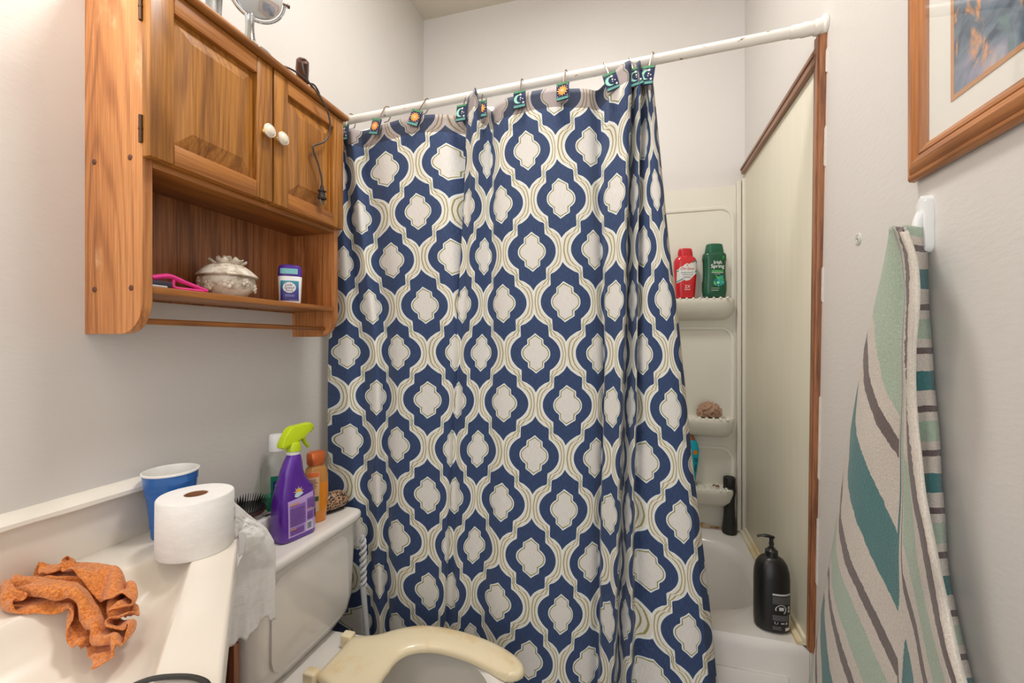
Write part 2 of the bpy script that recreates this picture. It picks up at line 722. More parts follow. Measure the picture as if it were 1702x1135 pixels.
def tray(ztop, zniche, depth):
    x0, x1 = 0.085, 0.418
    # raised frame round the niche
    pts = []
    for p in roundrect(x0, x1, ztop - 0.08, zniche, 0.05, 8):
        pts.append((p[0], 2.033, p[1]))
    m = MB()
    m.tube(pts, 0.010, 8, True, 0.9)
    for v in m.bm.verts:
        v.co.y = 2.034 + (v.co.y - 2.033) * 0.55
    loc_obj(m.build('niche_frame', M_SURR), sur)
    # tray: rounded projecting box
    m = MB()
    a = (x1 - x0) / 2
    xc = (x0 + x1) / 2
    secs = []
    rings = []
    for dz, sc, dp in ((-0.085, 0.82, 0.30), (-0.075, 0.90, 0.62), (-0.055, 0.96, 0.85), (-0.02, 1.0, 0.97), (-0.006, 1.0, 1.0), (0.0, 0.985, 0.97)):
        r = []
        n = 24
        for i in range(n + 1):
            t = PI * i / n
            c_, s_ = math.cos(t), math.sin(t)
            r.append((xc + a * sc * math.copysign(abs(c_) ** 0.45, c_), 2.036 - depth * dp * abs(s_) ** 0.5, ztop + dz))
        rings.append(r)
    vr = m.rings(rings, True, True, True)
    loc_obj(m.build('shelf_tray', M_SURR, angle=55), sur)
    # drain ribs
    m = MB()
    k = 11
    for i in range(k):
        x = x0 + 0.035 + (x1 - x0 - 0.07) * i / (k - 1)
        m.tube([(x, 2.034, ztop + 0.0015), (x, 2.036 - depth * 0.93, ztop + 0.0015), (x, 2.036 - depth * 0.97, ztop - 0.004)], 0.005, 6)
    o = m.build('drain_ribs', M_SURR)
    loc_obj(o, sur)


TD = 0.085
tray(1.441, 1.837, TD)
tray(0.936, 1.318, TD)
tray(0.640, 0.800, TD)

# ------------------------------------------------------------------ shower rod
rodm, nt = base_mat('painted_rod', 0.5)
n1 = nt.noise(nt.coord('Object', (0.35, 1, 1)), 60, 4, 0.6)
nt.put(nt.bsdf.inputs['Base Color'], nt.mix(nt.step(n1, 0.665, 0.02), rgb(228, 224, 216), rgb(128, 100, 78)))
nt.bump(n1, 0.4, 0.002)
rod = thing('shower_rod', 'white painted shower curtain rod spanning above the tub', 'curtain rod', (XR, 1.254, 2.052))


def rod_at(x):
    t = (XR - x) / (XR - XL)
    return Vector((x, 1.254 + 0.024 * t, 2.054 - 0.036 * t))


m = MB(); m.tube([rod_at(XL + 0.02), rod_at(-0.3), rod_at(0.42)], 0.0135, 16)
loc_obj(m.build('rod_tube', rodm), rod)
m = MB()
pr = []
for k, (d, r_) in enumerate(((0.0, 0.025), (0.006, 0.025), (0.010, 0.020), (0.022, 0.019), (0.026, 0.016), (0.05, 0.0175), (0.054, 0.0155), (0.075, 0.0155), (0.078, 0.0138))):
    pr.append((rod_at(XR - 0.0005 - d), r_))
m.tube([p for p, r_ in pr], [r_ for p, r_ in pr], 20)
loc_obj(m.build('end_cup', rodm), rod)
m = MB()
pr = [(rod_at(XL + 0.0005 + d), r_) for d, r_ in ((0.0, 0.025), (0.006, 0.025), (0.010, 0.019), (0.03, 0.018))]
m.tube([p for p, r_ in pr], [r_ for p, r_ in pr], 20)
loc_obj(m.build('end_cup', rodm), rod)

# ------------------------------------------------------------------ shower curtain
HREP, AHALF = 0.300, 0.104
ZC0 = 1.225


def curtain_mat():
    m, nt = base_mat('ogee_fabric', 0.75)
    uv = nt.new('ShaderNodeUVMap', uv_map='pattern')
    sp = nt.new('ShaderNodeSeparateXYZ')
    nt.put(sp.inputs[0], uv.outputs[0])
    U, V = sp.outputs[0], sp.outputs[1]

    def curve(x, pts):
        fc = nt.new('ShaderNodeFloatCurve')
        cm = fc.mapping
        cm.use_clip = False
        cu = cm.curves[0]
        cu.points[0].location = (pts[0][0], (pts[0][1] + 1) / 2)
        cu.points[1].location = (pts[-1][0], (pts[-1][1] + 1) / 2)
        for p in pts[1:-1]:
            cu.points.new(p[0], (p[1] + 1) / 2)
        for p in cu.points:
            p.handle_type = 'VECTOR'
        cm.update()
        nt.put(fc.inputs['Value'], x)
        return nt.math('MULTIPLY_ADD', fc.outputs[0], 2.0, -1.0)

    OG = [(0, .777), (.05, .772), (.10, .752), (.15, .717), (.20, .667), (.25, .60), (.29, .53), (.325, .447), (.345, .433), (.52, .433), (.55, .415), (.58, .29), (.62, .20), (.67, .105), (.72, .045), (.77, 0), (.84, -.02), (1.0, -.05)]
    ME = [(0, .445), (.03, .443), (.06, .43), (.09, .408), (.12, .372), (.15, .325), (.175, .265), (.195, .25), (.265, .25), (.285, .235), (.33, .125), (.395, 0), (.46, -.18), (1.0, -1.0)]

    def field(xs, ys, pts):
        ay = nt.math('MULTIPLY', nt.math('ABSOLUTE', ys), 2.0)
        ax = nt.math('ABSOLUTE', xs)
        n0 = curve(ay, pts)
        n1 = curve(nt.math('ADD', ay, 0.012), pts)
        slope = nt.math('MULTIPLY', nt.math('SUBTRACT', n1, n0), AHALF / (0.012 * HREP / 2))
        norm = nt.math('SQRT', nt.math('ADD', nt.math('MULTIPLY', slope, slope), 1.0))
        norm = nt.math('MINIMUM', norm, 1.7)
        return nt.math('DIVIDE', nt.math('SUBTRACT', n0, ax), norm)

    xe = nt.math('SUBTRACT', nt.math('FLOORED_MODULO', nt.math('ADD', U, 1.0), 2.0), 1.0)
    ye = nt.math('SUBTRACT', nt.math('FLOORED_MODULO', nt.math('ADD', V, 0.5), 1.0), 0.5)
    xo = nt.math('SUBTRACT', nt.math('FLOORED_MODULO', U, 2.0), 1.0)
    yo = nt.math('SUBTRACT', nt.math('FLOORED_MODULO', V, 1.0), 0.5)
    de, do = field(xe, ye, OG), field(xo, yo, OG)
    me, mo = field(xe, ye, ME), field(xo, yo, ME)
    d = nt.math('MAXIMUM', de, do)
    dm = nt.math('MAXIMUM', me, mo)

    def band(v, c, hw):
        return nt.math('SUBTRACT', 1.0, nt.step(nt.math('ABSOLUTE', nt.math('SUBTRACT', v, c)), hw, 0.006))

    obj = nt.coord('UV')
    mp = nt.new('ShaderNodeMapping')
    nt.put(mp.inputs[0], uv.outputs[0])
    mp.inputs['Scale'].default_value = (60, 24, 1)
    weave = nt.noise(mp.outputs[0], 6, 3, 0.7)
    mp2 = nt.new('ShaderNodeMapping')
    nt.put(mp2.inputs[0], uv.outputs[0])
    mp2.inputs['Scale'].default_value = (9, 180, 1)
    wx = nt.noise(mp2.outputs[0], 2, 2, 0.5)
    mp3 = nt.new('ShaderNodeMapping')
    nt.put(mp3.inputs[0], uv.outputs[0])
    mp3.inputs['Scale'].default_value = (110, 8, 1)
    wy = nt.noise(mp3.outputs[0], 2, 2, 0.5)
    wv = nt.math('ADD', nt.math('MULTIPLY', weave, 0.4), nt.math('MULTIPLY', nt.math('ADD', wx, wy), 0.3))
    navy = nt.ramp(wv, [(0.36, rgb(14, 30, 62)), (0.5, rgb(32, 54, 96)), (0.64, rgb(76, 106, 150))])
    cream = nt.ramp(wv, [(0.36, rgb(204, 200, 188)), (0.64, rgb(238, 234, 224))])
    medal = nt.ramp(wv, [(0.36, rgb(190, 187, 183)), (0.64, rgb(240, 237, 232))])
    edge = rgb(226, 234, 236)
    gold = rgb(136, 128, 40)
    col = cream
    # pale edge of the band, gold lines, navy field, medallion with its line
    col = nt.mix(nt.step(d, -0.030, 0.010), col, edge)
    ne = nt.math('MAXIMUM', nt.math('MULTIPLY', de, -1.0), 0.0)
    no = nt.math('MAXIMUM', nt.math('MULTIPLY', do, -1.0), 0.0)
    tot = nt.math('ADD', nt.math('ADD', ne, no), 0.0005)
    g1 = band(nt.math('SUBTRACT', ne, nt.math('MULTIPLY', tot, 0.335)), 0.0, 0.0135)
    g2 = band(nt.math('SUBTRACT', no, nt.math('MULTIPLY', tot, 0.335)), 0.0, 0.0135)
    gl = nt.math('MULTIPLY', nt.math('MAXIMUM', g1, g2), nt.math('SUBTRACT', 1.0, nt.step(d, -0.012, 0.006)))
    col = nt.mix(nt.math('MULTIPLY', gl, 0.9), col, gold)
    col = nt.mix(nt.step(d, 0.0, 0.010), col, navy)
    col = nt.mix(nt.step(dm, 0.0, 0.010), col, edge)
    col = nt.mix(nt.step(dm, 0.050, 0.010), col, medal)
    col = nt.mix(nt.math('MULTIPLY', band(dm, 0.050, 0.016), 0.92), col, gold)
    # top hem: less back light through doubled cloth, painted in as a darker tint
    uv2 = nt.new('ShaderNodeUVMap', uv_map='hem')
    sp2 = nt.new('ShaderNodeSeparateXYZ')
    nt.put(sp2.inputs[0], uv2.outputs[0])
    hem = nt.math('SUBTRACT', 1.0, nt.step(sp2.outputs[1], 0.056, 0.0006))
    hem = nt.math('MULTIPLY', hem, 0.95)
    col = nt.mix(hem, col, nt.mix(1.0, col, rgb(178, 166, 168), 'MULTIPLY'))
    side = nt.step(sp2.outputs[0], 0.984, 0.0006)
    col = nt.mix(nt.math('MULTIPLY', side, 0.7), col, nt.mix(1.0, col, rgb(190, 178, 168), 'MULTIPLY'))
    nt.put(nt.bsdf.inputs['Base Color'], col)
    nt.bump(wv, 0.25, 0.0008)
    nt.bsdf.inputs['Sheen Weight'].default_value = 0.15
    return m


# fold profile: pattern column, x near top / middle / low, offset in depth
FOLDS = [(-0.55, -0.995, -1.009, -1.005, 0), (-0.3, -0.969, -0.969, -0.945, -0.008), (0, -0.944, -0.927, -0.892, -0.01), (0.5, -0.927, -0.886, -0.858, 0.012), (1, -0.877, -0.817, -0.803, -0.012), (1.45, -0.853, -0.795, -0.788, 0.018), (2, -0.768, -0.732, -0.732, -0.012), (3, -0.663, -0.625, -0.619, -0.02), (3.6, -0.599, -0.558, -0.566, -0.022), (4, -0.556, -0.532, -0.55, -0.012), (4.3, -0.515, -0.52, -0.554, 0.026), (4.6, -0.508, -0.539, -0.566, -0.004), (5, -0.488, -0.522, -0.539, 0), (5.4, -0.464, -0.492, -0.508, -0.016), (6, -0.436, -0.454, -0.472, 0.005), (6.4, -0.419, -0.423, -0.439, 0.012), (7, -0.383, -0.368, -0.381, -0.015), (8, -0.295, -0.272, -0.282, -0.022), (9, -0.205, -0.179, -0.191, -0.022), (9.6, -0.147, -0.122, -0.142, -0.012), (10, -0.113, -0.094, -0.109, 0.002), (10.35, -0.089, -0.078, -0.089, 0.026), (10.7, -0.068, -0.071, -0.08, 0.004), (11, -0.039, -0.047, -0.056, -0.018), (11.5, -0.013, -0.026, -0.039, -0.03), (11.8, -0.007, -0.02, -0.033, 0.018), (12.3, -0.008, -0.017, -0.029, 0.03), (13, 0.003, 0.0, -0.013, 0), (13.5, 0.019, 0.011, 0.003, -0.022), (13.8, 0.023, 0.013, 0.012, 0.018), (14, 0.036, 0.028, 0.045, -0.005), (14.5, 0.048, 0.061, 0.087, -0.016), (15, 0.06, 0.098, 0.131, -0.02), (15.5, 0.073, 0.12, 0.16, -0.012), (15.8, 0.082, 0.132, 0.182, 0)]
ZK = (1.72, 1.215, 0.73)
# height of the curtain's top edge along its width (pattern column, z)
TOPZ = [(-0.55, 1.972), (0, 1.967), (1, 1.976), (2, 1.972), (3, 1.980), (4, 1.974), (4.4, 1.976), (4.58, 2.020), (5.3, 2.022), (5.5, 1.984), (6.5, 1.974), (7.6, 1.990), (8.4, 1.996), (9, 1.998), (9.6, 1.992), (10.2, 1.990), (10.75, 2.006), (11.1, 2.019), (11.55, 2.021), (11.75, 2.000), (12.6, 1.995), (13.1, 2.020), (13.75, 2.023), (13.95, 2.004), (15, 2.006), (15.8, 2.000)]


def lerp_table(tab, x):
    if x <= tab[0][0]:
        return tab[0][1]
    for a, b in zip(tab[:-1], tab[1:]):
        if x <= b[0]:
            t = (x - a[0]) / (b[0] - a[0])
            t = t * t * (3 - 2 * t)
            return a[1] + (b[1] - a[1]) * t
    return tab[-1][1]


def fold_cols(n=7):
    cols = []
    P = FOLDS
    for i in range(len(P) - 1):
        p0, p1, p2, p3 = P[max(i - 1, 0)], P[i], P[i + 1], P[min(i + 2, len(P) - 1)]
        for k in range(n):
            t = k / n
            row = []
            for q in range(5):
                if q == 0:
                    row.append(p1[0] + (p2[0] - p1[0]) * t)
                else:
                    # centripetal-like cubic with tamed tangents
                    m1 = (p2[q] - p0[q]) / 2
                    m2 = (p3[q] - p1[q]) / 2
                    lim = 1.6 * abs(p2[q] - p1[q]) + 0.006
                    m1 = max(-lim, min(lim, m1))
                    m2 = max(-lim, min(lim, m2))
                    t2, t3 = t * t, t * t * t
                    row.append((2 * t3 - 3 * t2 + 1) * p1[q] + (t3 - 2 * t2 + t) * m1 + (-2 * t3 + 3 * t2) * p2[q] + (t3 - t2) * m2)
            cols.append(row)
    cols.append(list(P[-1]))
    return cols


def make_curtain():
    cols = fold_cols()
    nz = 70
    zb = 0.16
    bm = bmesh.new()
    uvp = bm.loops.layers.uv.new('pattern')
    uvh = bm.loops.layers.uv.new('hem')
    V = []
    for c, xt, xm, xb, dp in cols:
        zt = lerp_table(TOPZ, c)
        col = []
        for j in range(nz + 1):
            f = j / nz
            f = f ** 1.15
            z = zt + (zb - zt) * f
            if z >= ZK[1]:
                t = (z - ZK[1]) / (ZK[0] - ZK[1])
                x = xm + (xt - xm) * t
                sx = 0
            else:
                t = (z - ZK[1]) / (ZK[2] - ZK[1])
                x = xm + (xb - xm) * t
            amp = 1.0 - 0.35 * max(0, (z - 1.85) / 0.15) * (1 if dp > 0 else 0)
            y = 1.262 + dp * amp + 0.004 * noise.noise((c * 0.9, z * 2.1, 3.3))
            y -= 0.012 * max(0, (1.2 - z))
            tz = max(0.0, min(1.0, (z - 1.80) / 0.15))
            y -= 0.003 * tz * tz * (3 - 2 * tz)
            if 4.65 < c < 5.7:
                y -= 0.030 * math.sin(PI * (c - 4.65) / 1.05) * max(0.0, min(1.0, (z - 1.5) / 0.45))
            if 10.7 < c < 11.7 or 13.1 < c < 13.8:
                y -= 0.020 * tz
            x += 0.005 * noise.noise((c * 0.7 + 5, z * 2.6, 1.2))
            v = bm.verts.new((x, y, z))
            # cloth distance from the top edge drives the print
            col.append((v, c, (z - ZC0) / HREP, zt - z, c / 15.8))
        V.append(col)
    for a, b in zip(V[:-1], V[1:]):
        for j in range(nz):
            q = (a[j], b[j], b[j + 1], a[j + 1])
            f = bm.faces.new([k[0] for k in q])
            f.smooth = True
            for lp, k in zip(f.loops, q):
                lp[uvp].uv = (k[1], k[2])
                lp[uvh].uv = (k[4], k[3])
    bmesh.ops.recalc_face_normals(bm, faces=bm.faces)
    me = bpy.data.meshes.new('shower_curtain')
    bm.to_mesh(me)
    bm.free()
    me.materials.append(curtain_mat())
    o = bpy.data.objects.new('shower_curtain', me)
    C.objects.link(o)
    so = o.modifiers.new('cloth_thickness', 'SOLIDIFY')
    so.thickness = 0.0012
    so.offset = 0
    return o


cur = make_curtain()
tag(cur, 'navy and cream shower curtain with an ogee medallion print', 'shower curtain')

# white liner behind it
lm, nt = base_mat('white_liner', 0.45)
nt.put(nt.bsdf.inputs['Base Color'], nt.mix(nt.noise(nt.coord(), 8, 3), rgb(228, 230, 228), rgb(246, 247, 246)))
nt.bsdf.inputs['Transmission Weight'].default_value = 0.0


def liner_fn(u, v):
    x = -0.985 + u * 1.015
    zt = 2.003 + 0.024 * u + 0.010 * math.sin(u * 29)
    z = zt + (0.30 - zt) * v
    return (x, 1.327 + 0.010 * math.sin(u * 44) + 0.006 * math.sin(u * 17), z)


m = MB()
m.grid(liner_fn, 110, 20)
o = m.build('shower_liner', lm)
tag(o, 'plain white shower liner hanging behind the navy patterned curtain', 'shower liner')
so = o.modifiers.new('film_thickness', 'SOLIDIFY'); so.thickness = 0.0008

# curtain hooks with sun / moon tiles
M_PL = plain(22, 40, 84, 0.3, 0, 0.1, 40)
M_PLB = plain(86, 152, 140, 0.4, 0, 0.15, 120)
M_PLG = plain(70, 140, 92, 0.4, 0, 0.15, 120)
M_SUN = plain(240, 160, 70, 0.4, 0, 0.15, 120)
M_MOON = plain(150, 214, 190, 0.4, 0, 0.1, 120)
M_STAR = plain(236, 232, 214, 0.4)
M_RING = plain(150, 134, 120, 0.3, 1.0, 0.05)
PW, PH, PT = 0.0185, 0.026, 0.005


def crescent2d(cx, cz, r):
    pts = []
    for k in range(15):
        a = R(60 + 240 * k / 14)
        pts.append((cx + r * math.cos(a), cz + r * math.sin(a)))
    inner = []
    for k in range(15):
        a = R(300 - 240 * k / 14)
        inner.append((cx + 0.42 * r + 0.80 * r * math.cos(a) * 0.98, cz + 0.80 * r * math.sin(a) * 1.06))
    n = 15
    v = pts + inner
    f = []
    for k in range(n - 1):
        f.append((k, k + 1, 2 * n - 2 - k, 2 * n - 1 - k))
    return v, f


def hook(kind, label):
    t = thing('curtain_hook', label, 'curtain hook', group='sun and moon curtain hooks')
    m = MB()
    # ring passes over the rod and down to the tile; origin of the thing = rod axis
    pts = []
    for k in range(17):
        a = R(180 - 200 * k / 16)
        pts.append((0, 0.0185 * math.cos(a), 0.0185 * math.sin(a)))
    pts = [(0, -0.030, -0.045), (0, -0.025, -0.022)] + pts + [(0, 0.012, -0.022), (0, -0.002, -0.034)]
    m.tube(pts, 0.0018, 6)
    m.build('ring', M_RING, t)
    m = MB()
    m.box(-PW, PW, -PT, 0, -PH, PH, 0.0012)
    m.xform(Matrix.Translation((0, -0.033, -0.066)))
    tl = m.build('tile', M_PL, t)
    flat = lambda x, z: (x, -0.033 - PT, z - 0.066)
    decal(rect2d(-PW + 0.001, PW - 0.001, PH - 0.007, PH - 0.001, 2, 2), flat, 'border', M_PLG, tl)
    decal(rect2d(-PW + 0.001, PW - 0.001, -PH + 0.001, -PH + 0.008, 2, 2), flat, 'border', M_PLB, tl)
    if kind == 'sun':
        m = MB()
        sh = star2d(0, 0.001, 0.0170, 0.0100, 12)
        decal(sh, flat, 'sun', M_SUN, tl, 0.0012)
        decal(join2d([disc2d(0, 0.001, 0.0045)]), flat, 'sun_face', plain(246, 190, 140, 0.5), tl, 0.0016)
        dots = [disc2d(sx * 0.0145, 0.001 + sz * 0.0155, 0.0012, None, 8) for sx in (-1, 1) for sz in (-1, 0.1, 1)]
        decal(join2d(dots), flat, 'dots', M_STAR, tl, 0.0008)['kind'] = 'stuff'
    else:
        decal(crescent2d(-0.003, 0.0, 0.0135), flat, 'moon', M_MOON, tl, 0.0012)
        st = [star2d(0.004, 0.0125, 0.005, 0.002, 5), disc2d(0.004, 0.003, 0.0022, None, 8), disc2d(0.010, -0.001, 0.0018, None, 8), disc2d(0.003, -0.003, 0.0014, None, 8), star2d(0.012, -0.0125, 0.0042, 0.0018, 5)]
        decal(join2d(st), flat, 'stars', M_STAR, tl, 0.0010)
    return t


HK = [(-0.925, 'moon', 0, 'moon tile curtain hook nearest the oak cabinet, partly behind it'),
      (-0.787, 'sun', 14, 'tilted sun tile curtain hook second from the cabinet'),
      (-0.642, 'sun', 20, 'strongly tilted sun tile curtain hook third from the cabinet'),
      (-0.497, 'moon', 4, 'moon tile curtain hook just left of the deep navy fold'),
      (-0.446, 'sun', -2, 'sun tile curtain hook just right of the deep navy fold, half hidden'),
      (-0.318, 'moon', -2, 'upright moon tile curtain hook left of the lone middle sun tile'),
      (-0.184, 'sun', -1, 'upright sun tile curtain hook in the middle of the flat stretch'),
      (-0.072, 'moon', -16, 'left-leaning moon tile curtain hook at the start of the bunched folds'),
      (-0.037, 'moon', 0, 'curtain hook whose tile is hidden inside the bunched folds'),
      (-0.003, 'moon', -12, 'moon tile curtain hook wedged between the bunched folds'),
      (0.056, 'moon', 8, 'moon tile curtain hook last at the tub opening end')]
protos = {}
for x, kind, tilt, lab in HK:
    if kind not in protos:
        protos[kind] = hook(kind, lab)
        o = protos[kind]
    else:
        o = copy_tree(protos[kind])
        o['label'] = lab
    o.location = rod_at(x)
    if abs(x + 0.037) < 0.001:
        o.location.y += 0.045
        o.location.z += 0.0
    if x in (-0.497, -0.446):
        o.location.y += 0.012
    o.rotation_euler = (R(-4), R(tilt), R(random.uniform(-12, 12)))

# ------------------------------------------------------------------ oak wall cabinet
cab = thing('wall_cabinet', 'oak over-toilet wall cabinet with two panel doors and an open shelf', 'cabinet', (-0.97, 0.88, 1.275))
Y0, Y1 = 0.600, 1.165
XF = -0.897
ZB, ZT = 1.275, 1.958


def side_outline(y):
    pts = [(XL, y, ZT), (XL, y, ZB)]
    r = 0.058
    for k in range(9):
        a = R(-90 + 90 * k / 8)
        pts.append((XF - r + r * math.cos(a), y, ZB + r * 1.1 + r * 1.1 * math.sin(a)))
    pts.append((XF, y, ZT))
    return pts


screwm = plain(96, 52, 34, 0.5)
for y, dy in ((Y0, 0.018), (Y1 - 0.018, 0.018)):
    m = MB(); m.prism(side_outline(y), (0, dy, 0), 0.0015)
    sd = m.build('side_panel', M_OAKV); loc_obj(sd, cab)
    if y == Y0:
        for sx, sz in ((-1.027, 1.616), (-0.929, 1.614), (-1.026, 1.363), (-0.926, 1.363)):
            m = MB(); m.sphere((sx, Y0, sz), 0.0058, 0.0028, 0.0058, 12, 8)
            b = m.build('screw_cap', screwm); loc_obj(b, cab)
m = MB(); m.box(XL + 0.001, XL + 0.007, Y0 + 0.018, Y1 - 0.018, 1.350, ZT); loc_obj(m.build('back_panel', M_OAKB), cab)
m = MB(); m.box(XL + 0.007, XF, Y0 + 0.018, Y1 - 0.018, 1.598, 1.613, 0.001); loc_obj(m.build('cabinet_floor', M_OAKX), cab)
m = MB(); m.box(XL + 0.007, XF - 0.002, Y0 + 0.018, Y1 - 0.018, 1.354, 1.368, 0.002); loc_obj(m.build('shelf', M_OAKY), cab)
m = MB(); m.box(XL + 0.001, -0.862, Y0 - 0.016, Y1 + 0.012, 1.957, 1.973, 0.006, 3); loc_obj(m.build('top_board', M_OAKX), cab)
m = MB(); m.tube([(-0.935, Y0 + 0.01, 1.300), (-0.935, Y1 - 0.01, 1.300)], 0.0062, 12); loc_obj(m.build('towel_bar', M_OAKY), cab)


def door(y0, y1, hinge_y):
    z0, z1 = 1.611, 1.953
    x0, x1 = XF + 0.0005, -0.8755
    sw, rw = 0.046, 0.040
    dr = thing('door', '', '', (x0, (y0 + y1) / 2, z0))
    del dr['label']; del dr['category']
    dr.parent = cab
    dr.matrix_parent_inverse = Matrix.Translation(-Vector(cab.location))
    def put(o):
        o.parent = dr
        o.matrix_parent_inverse = (Matrix.Translation(Vector(dr.location))).inverted()
        return o
    for a, b in ((y0, y0 + sw), (y1 - sw, y1)):
        m = MB(); m.box(x0, x1, a, b, z0, z1, 0.0025); put(m.build('stile', M_OAKZ))
    for a, b in ((z0, z0 + rw), (z1 - rw, z1)):
        m = MB(); m.box(x0, x1 - 0.0004, y0 + sw, y1 - sw, a, b, 0.002); put(m.build('rail', M_OAKY))
    # raised centre panel: recessed border sloping up to a flat field
    a0, a1, b0, b1 = y0 + sw, y1 - sw, z0 + rw, z1 - rw
    m = MB()
    prof = ((0.0, x1 - 0.013), (0.006, x1 - 0.013), (0.034, x1 - 0.004), (0.038, x1 - 0.0025))
    rings = []
    for d, xx in prof:
        rings.append([(xx, a0 + d, b0 + d), (xx, a1 - d, b0 + d), (xx, a1 - d, b1 - d), (xx, a0 + d, b1 - d)])
    m.rings(rings, True, False, True)
    put(m.build('raised_panel', M_OAKZ, smooth=False))
    return put


km = plain(236, 226, 206, 0.2, 0, 0.04, 60, 0, 0.5)
brass = plain(190, 150, 90, 0.3, 0.9)
hm = plain(84, 58, 44, 0.45, 0.6)
for (a, b, ky, hy_) in ((0.598, 0.8865, 0.864, 0.598), (0.892, 1.1645, 0.907, None)):
    put = door(a, b, hy_)
    kz = 1.781
    m = MB()
    m.lathe([(0.009, 0.0), (0.006, 0.004), (0.005, 0.010)], 16)
    m.xform(Matrix.Translation((-0.8755, ky, kz)) @ Matrix.Rotation(R(90), 4, 'Y'))
    put(m.build('knob_base', brass))
    m = MB()
    m.lathe([(0.006, 0.009), (0.012, 0.011), (0.0155, 0.015), (0.0155, 0.018), (0.0135, 0.0205), (0.012, 0.020), (0.010, 0.0225), (0.005, 0.024)], 24)
    m.xform(Matrix.Translation((-0.8795, ky, kz)) @ Matrix.Rotation(R(90), 4, 'Y') @ Matrix.Scale(1.08, 4))
    k = put(m.build('knob', km)); k['label'] = 'ivory knob with ringed face'
    if hy_:
        for hz in (1.895, 1.663):
            m = MB()
            m.tube([(XF + 0.001, hy_ - 0.001, hz - 0.026), (XF + 0.001, hy_ - 0.001, hz + 0.026)], 0.004, 10)
            m.tube([(XF + 0.001, hy_ - 0.001, hz - 0.002), (XF + 0.001, hy_ - 0.001, hz + 0.002)], 0.0047, 10)
            put(m.build('hinge', hm))

# ------------------------------------------------------------------ things on top of the cabinet
ZTOP = 1.973
mir = thing('makeup_mirror', 'round tilting chrome makeup mirror standing on top of the oak cabinet', 'mirror', (-0.925, 0.865, ZTOP))
cg = plain(196, 200, 202, 0.12, 1.0, 0.03)
m = MB(); m.lathe([(0.056, 0.0), (0.056, 0.004), (0.050, 0.012), (0.036, 0.022), (0.022, 0.031), (0.014, 0.042)], 36); m.build('base', cg, mir)
m = MB(); m.lathe([(0.014, 0.040), (0.0115, 0.055), (0.010, 0.075), (0.0105, 0.100), (0.012, 0.104), (0.010, 0.108), (0.006, 0.109)], 24); m.build('neck', cg, mir)
T = Matrix.Translation((0.010, 0.012, 0.172)) @ Vector((0.80, -0.56, -0.30)).to_track_quat('Z', 'Y').to_matrix().to_4x4() @ Matrix.Scale(0.74, 4)
# head: disc facing the room, tipped down
m = MB(); m.lathe([(0.074, -0.006), (0.078, -0.004), (0.079, 0.0), (0.078, 0.004), (0.074, 0.006)], 48); m.xform(T); m.build('mirror_frame', cg, mir)
mg = plain(150, 152, 150, 0.06, 1.0, 0.0)
m = MB(); m.lathe([(0.0735, 0.004), (0.0735, 0.0052)], 48); m.xform(T); m.build('mirror_glass', mg, mir)
m = MB()
yk = []
for k in range(25):
    a = R(180 + 180 * k / 24)
    yk.append(T @ Vector((math.cos(a) * 0.087, math.sin(a) * 0.087, -0.002)))
m.tube(yk, 0.0035, 8); m.build('yoke', cg, mir)
for s in (-1, 1):
    m = MB()
    p = T @ Vector((s * 0.080, 0, 0)); q = T @ Vector((s * 0.094, 0, 0)); e = T @ Vector((s * 0.102, 0, 0))
    m.tube([p, q, q, e], [0.003, 0.003, 0.006, 0.0055], 10)
    m.build('pivot_knob', plain(128, 110, 100, 0.3, 0.8), mir)

tum = thing('chrome_tumbler', 'small chrome cup on the cabinet top left of the makeup mirror', 'cup', (-0.925, 0.7535, ZTOP))
m = MB(); m.lathe([(0.024, 0.0), (0.026, 0.004), (0.028, 0.06), (0.030, 0.115), (0.028, 0.115), (0.026, 0.06), (0.022, 0.006)], 28); m.build('cup_wall', cg, tum)
m = MB(); m.lathe([(0.0285, 0.088), (0.0305, 0.090), (0.0305, 0.094), (0.0288, 0.096)], 28, cap0=False, cap1=False); m.build('rim_band', M_CHROME, tum)

cur_iron = thing('curling_iron', 'brown-handled curling iron with its cord hanging over the right cabinet door', 'curling iron', (-0.905, 1.01, ZTOP))
cin = lambda o: loc_obj(o, cur_iron)
hb = plain(96, 62, 50, 0.3, 0, 0.3, 60)
m = MB()
hp = [Vector((-0.912, 1.030, 1.982)), Vector((-0.900, 1.016, 2.000)), Vector((-0.886, 1.000, 2.020)), Vector((-0.875, 0.989, 2.034)), Vector((-0.8725, 0.9865, 2.037))]
m.tube(hp, [0.013, 0.0155, 0.017, 0.016, 0.011], 18)
cin(m.build('handle', hb))
m = MB(); m.tube([hp[4] - Vector((0, 0, 0.001)), hp[4] + Vector((0.0008, -0.001, 0.0012))], [0.008, 0.0072], 16); cin(m.build('swivel_cap', plain(70, 46, 40, 0.35), None))
m = MB(); m.tube([(-0.912, 1.030, 1.983), (-0.945, 1.075, 1.984), (-0.985, 1.13, 1.984)], [0.0095, 0.0095, 0.008], 16); cin(m.build('barrel', M_CHROME))
ck = plain(64, 54, 48, 0.5)
m = MB()
pts = [(-0.874, 0.988, 2.035), (-0.868, 0.980, 2.018), (-0.868, 0.992, 1.992), (-0.876, 1.03, 1.980), (-0.900, 1.06, 1.978), (-0.93, 1.03, 1.978), (-0.92, 0.96, 1.980), (-0.885, 0.925, 1.980), (-0.872, 0.945, 1.984), (-0.869, 0.985, 1.985), (-0.866, 1.015, 1.978), (-0.858, 1.037, 1.960), (-0.857, 1.068, 1.931), (-0.858, 1.080, 1.900), (-0.860, 1.077, 1.870), (-0.862, 1.058, 1.840), (-0.863, 1.022, 1.815), (-0.863, 1.014, 1.806), (-0.864, 1.020, 1.793), (-0.864, 1.036, 1.768), (-0.864, 1.050, 1.735), (-0.864, 1.053, 1.712)]
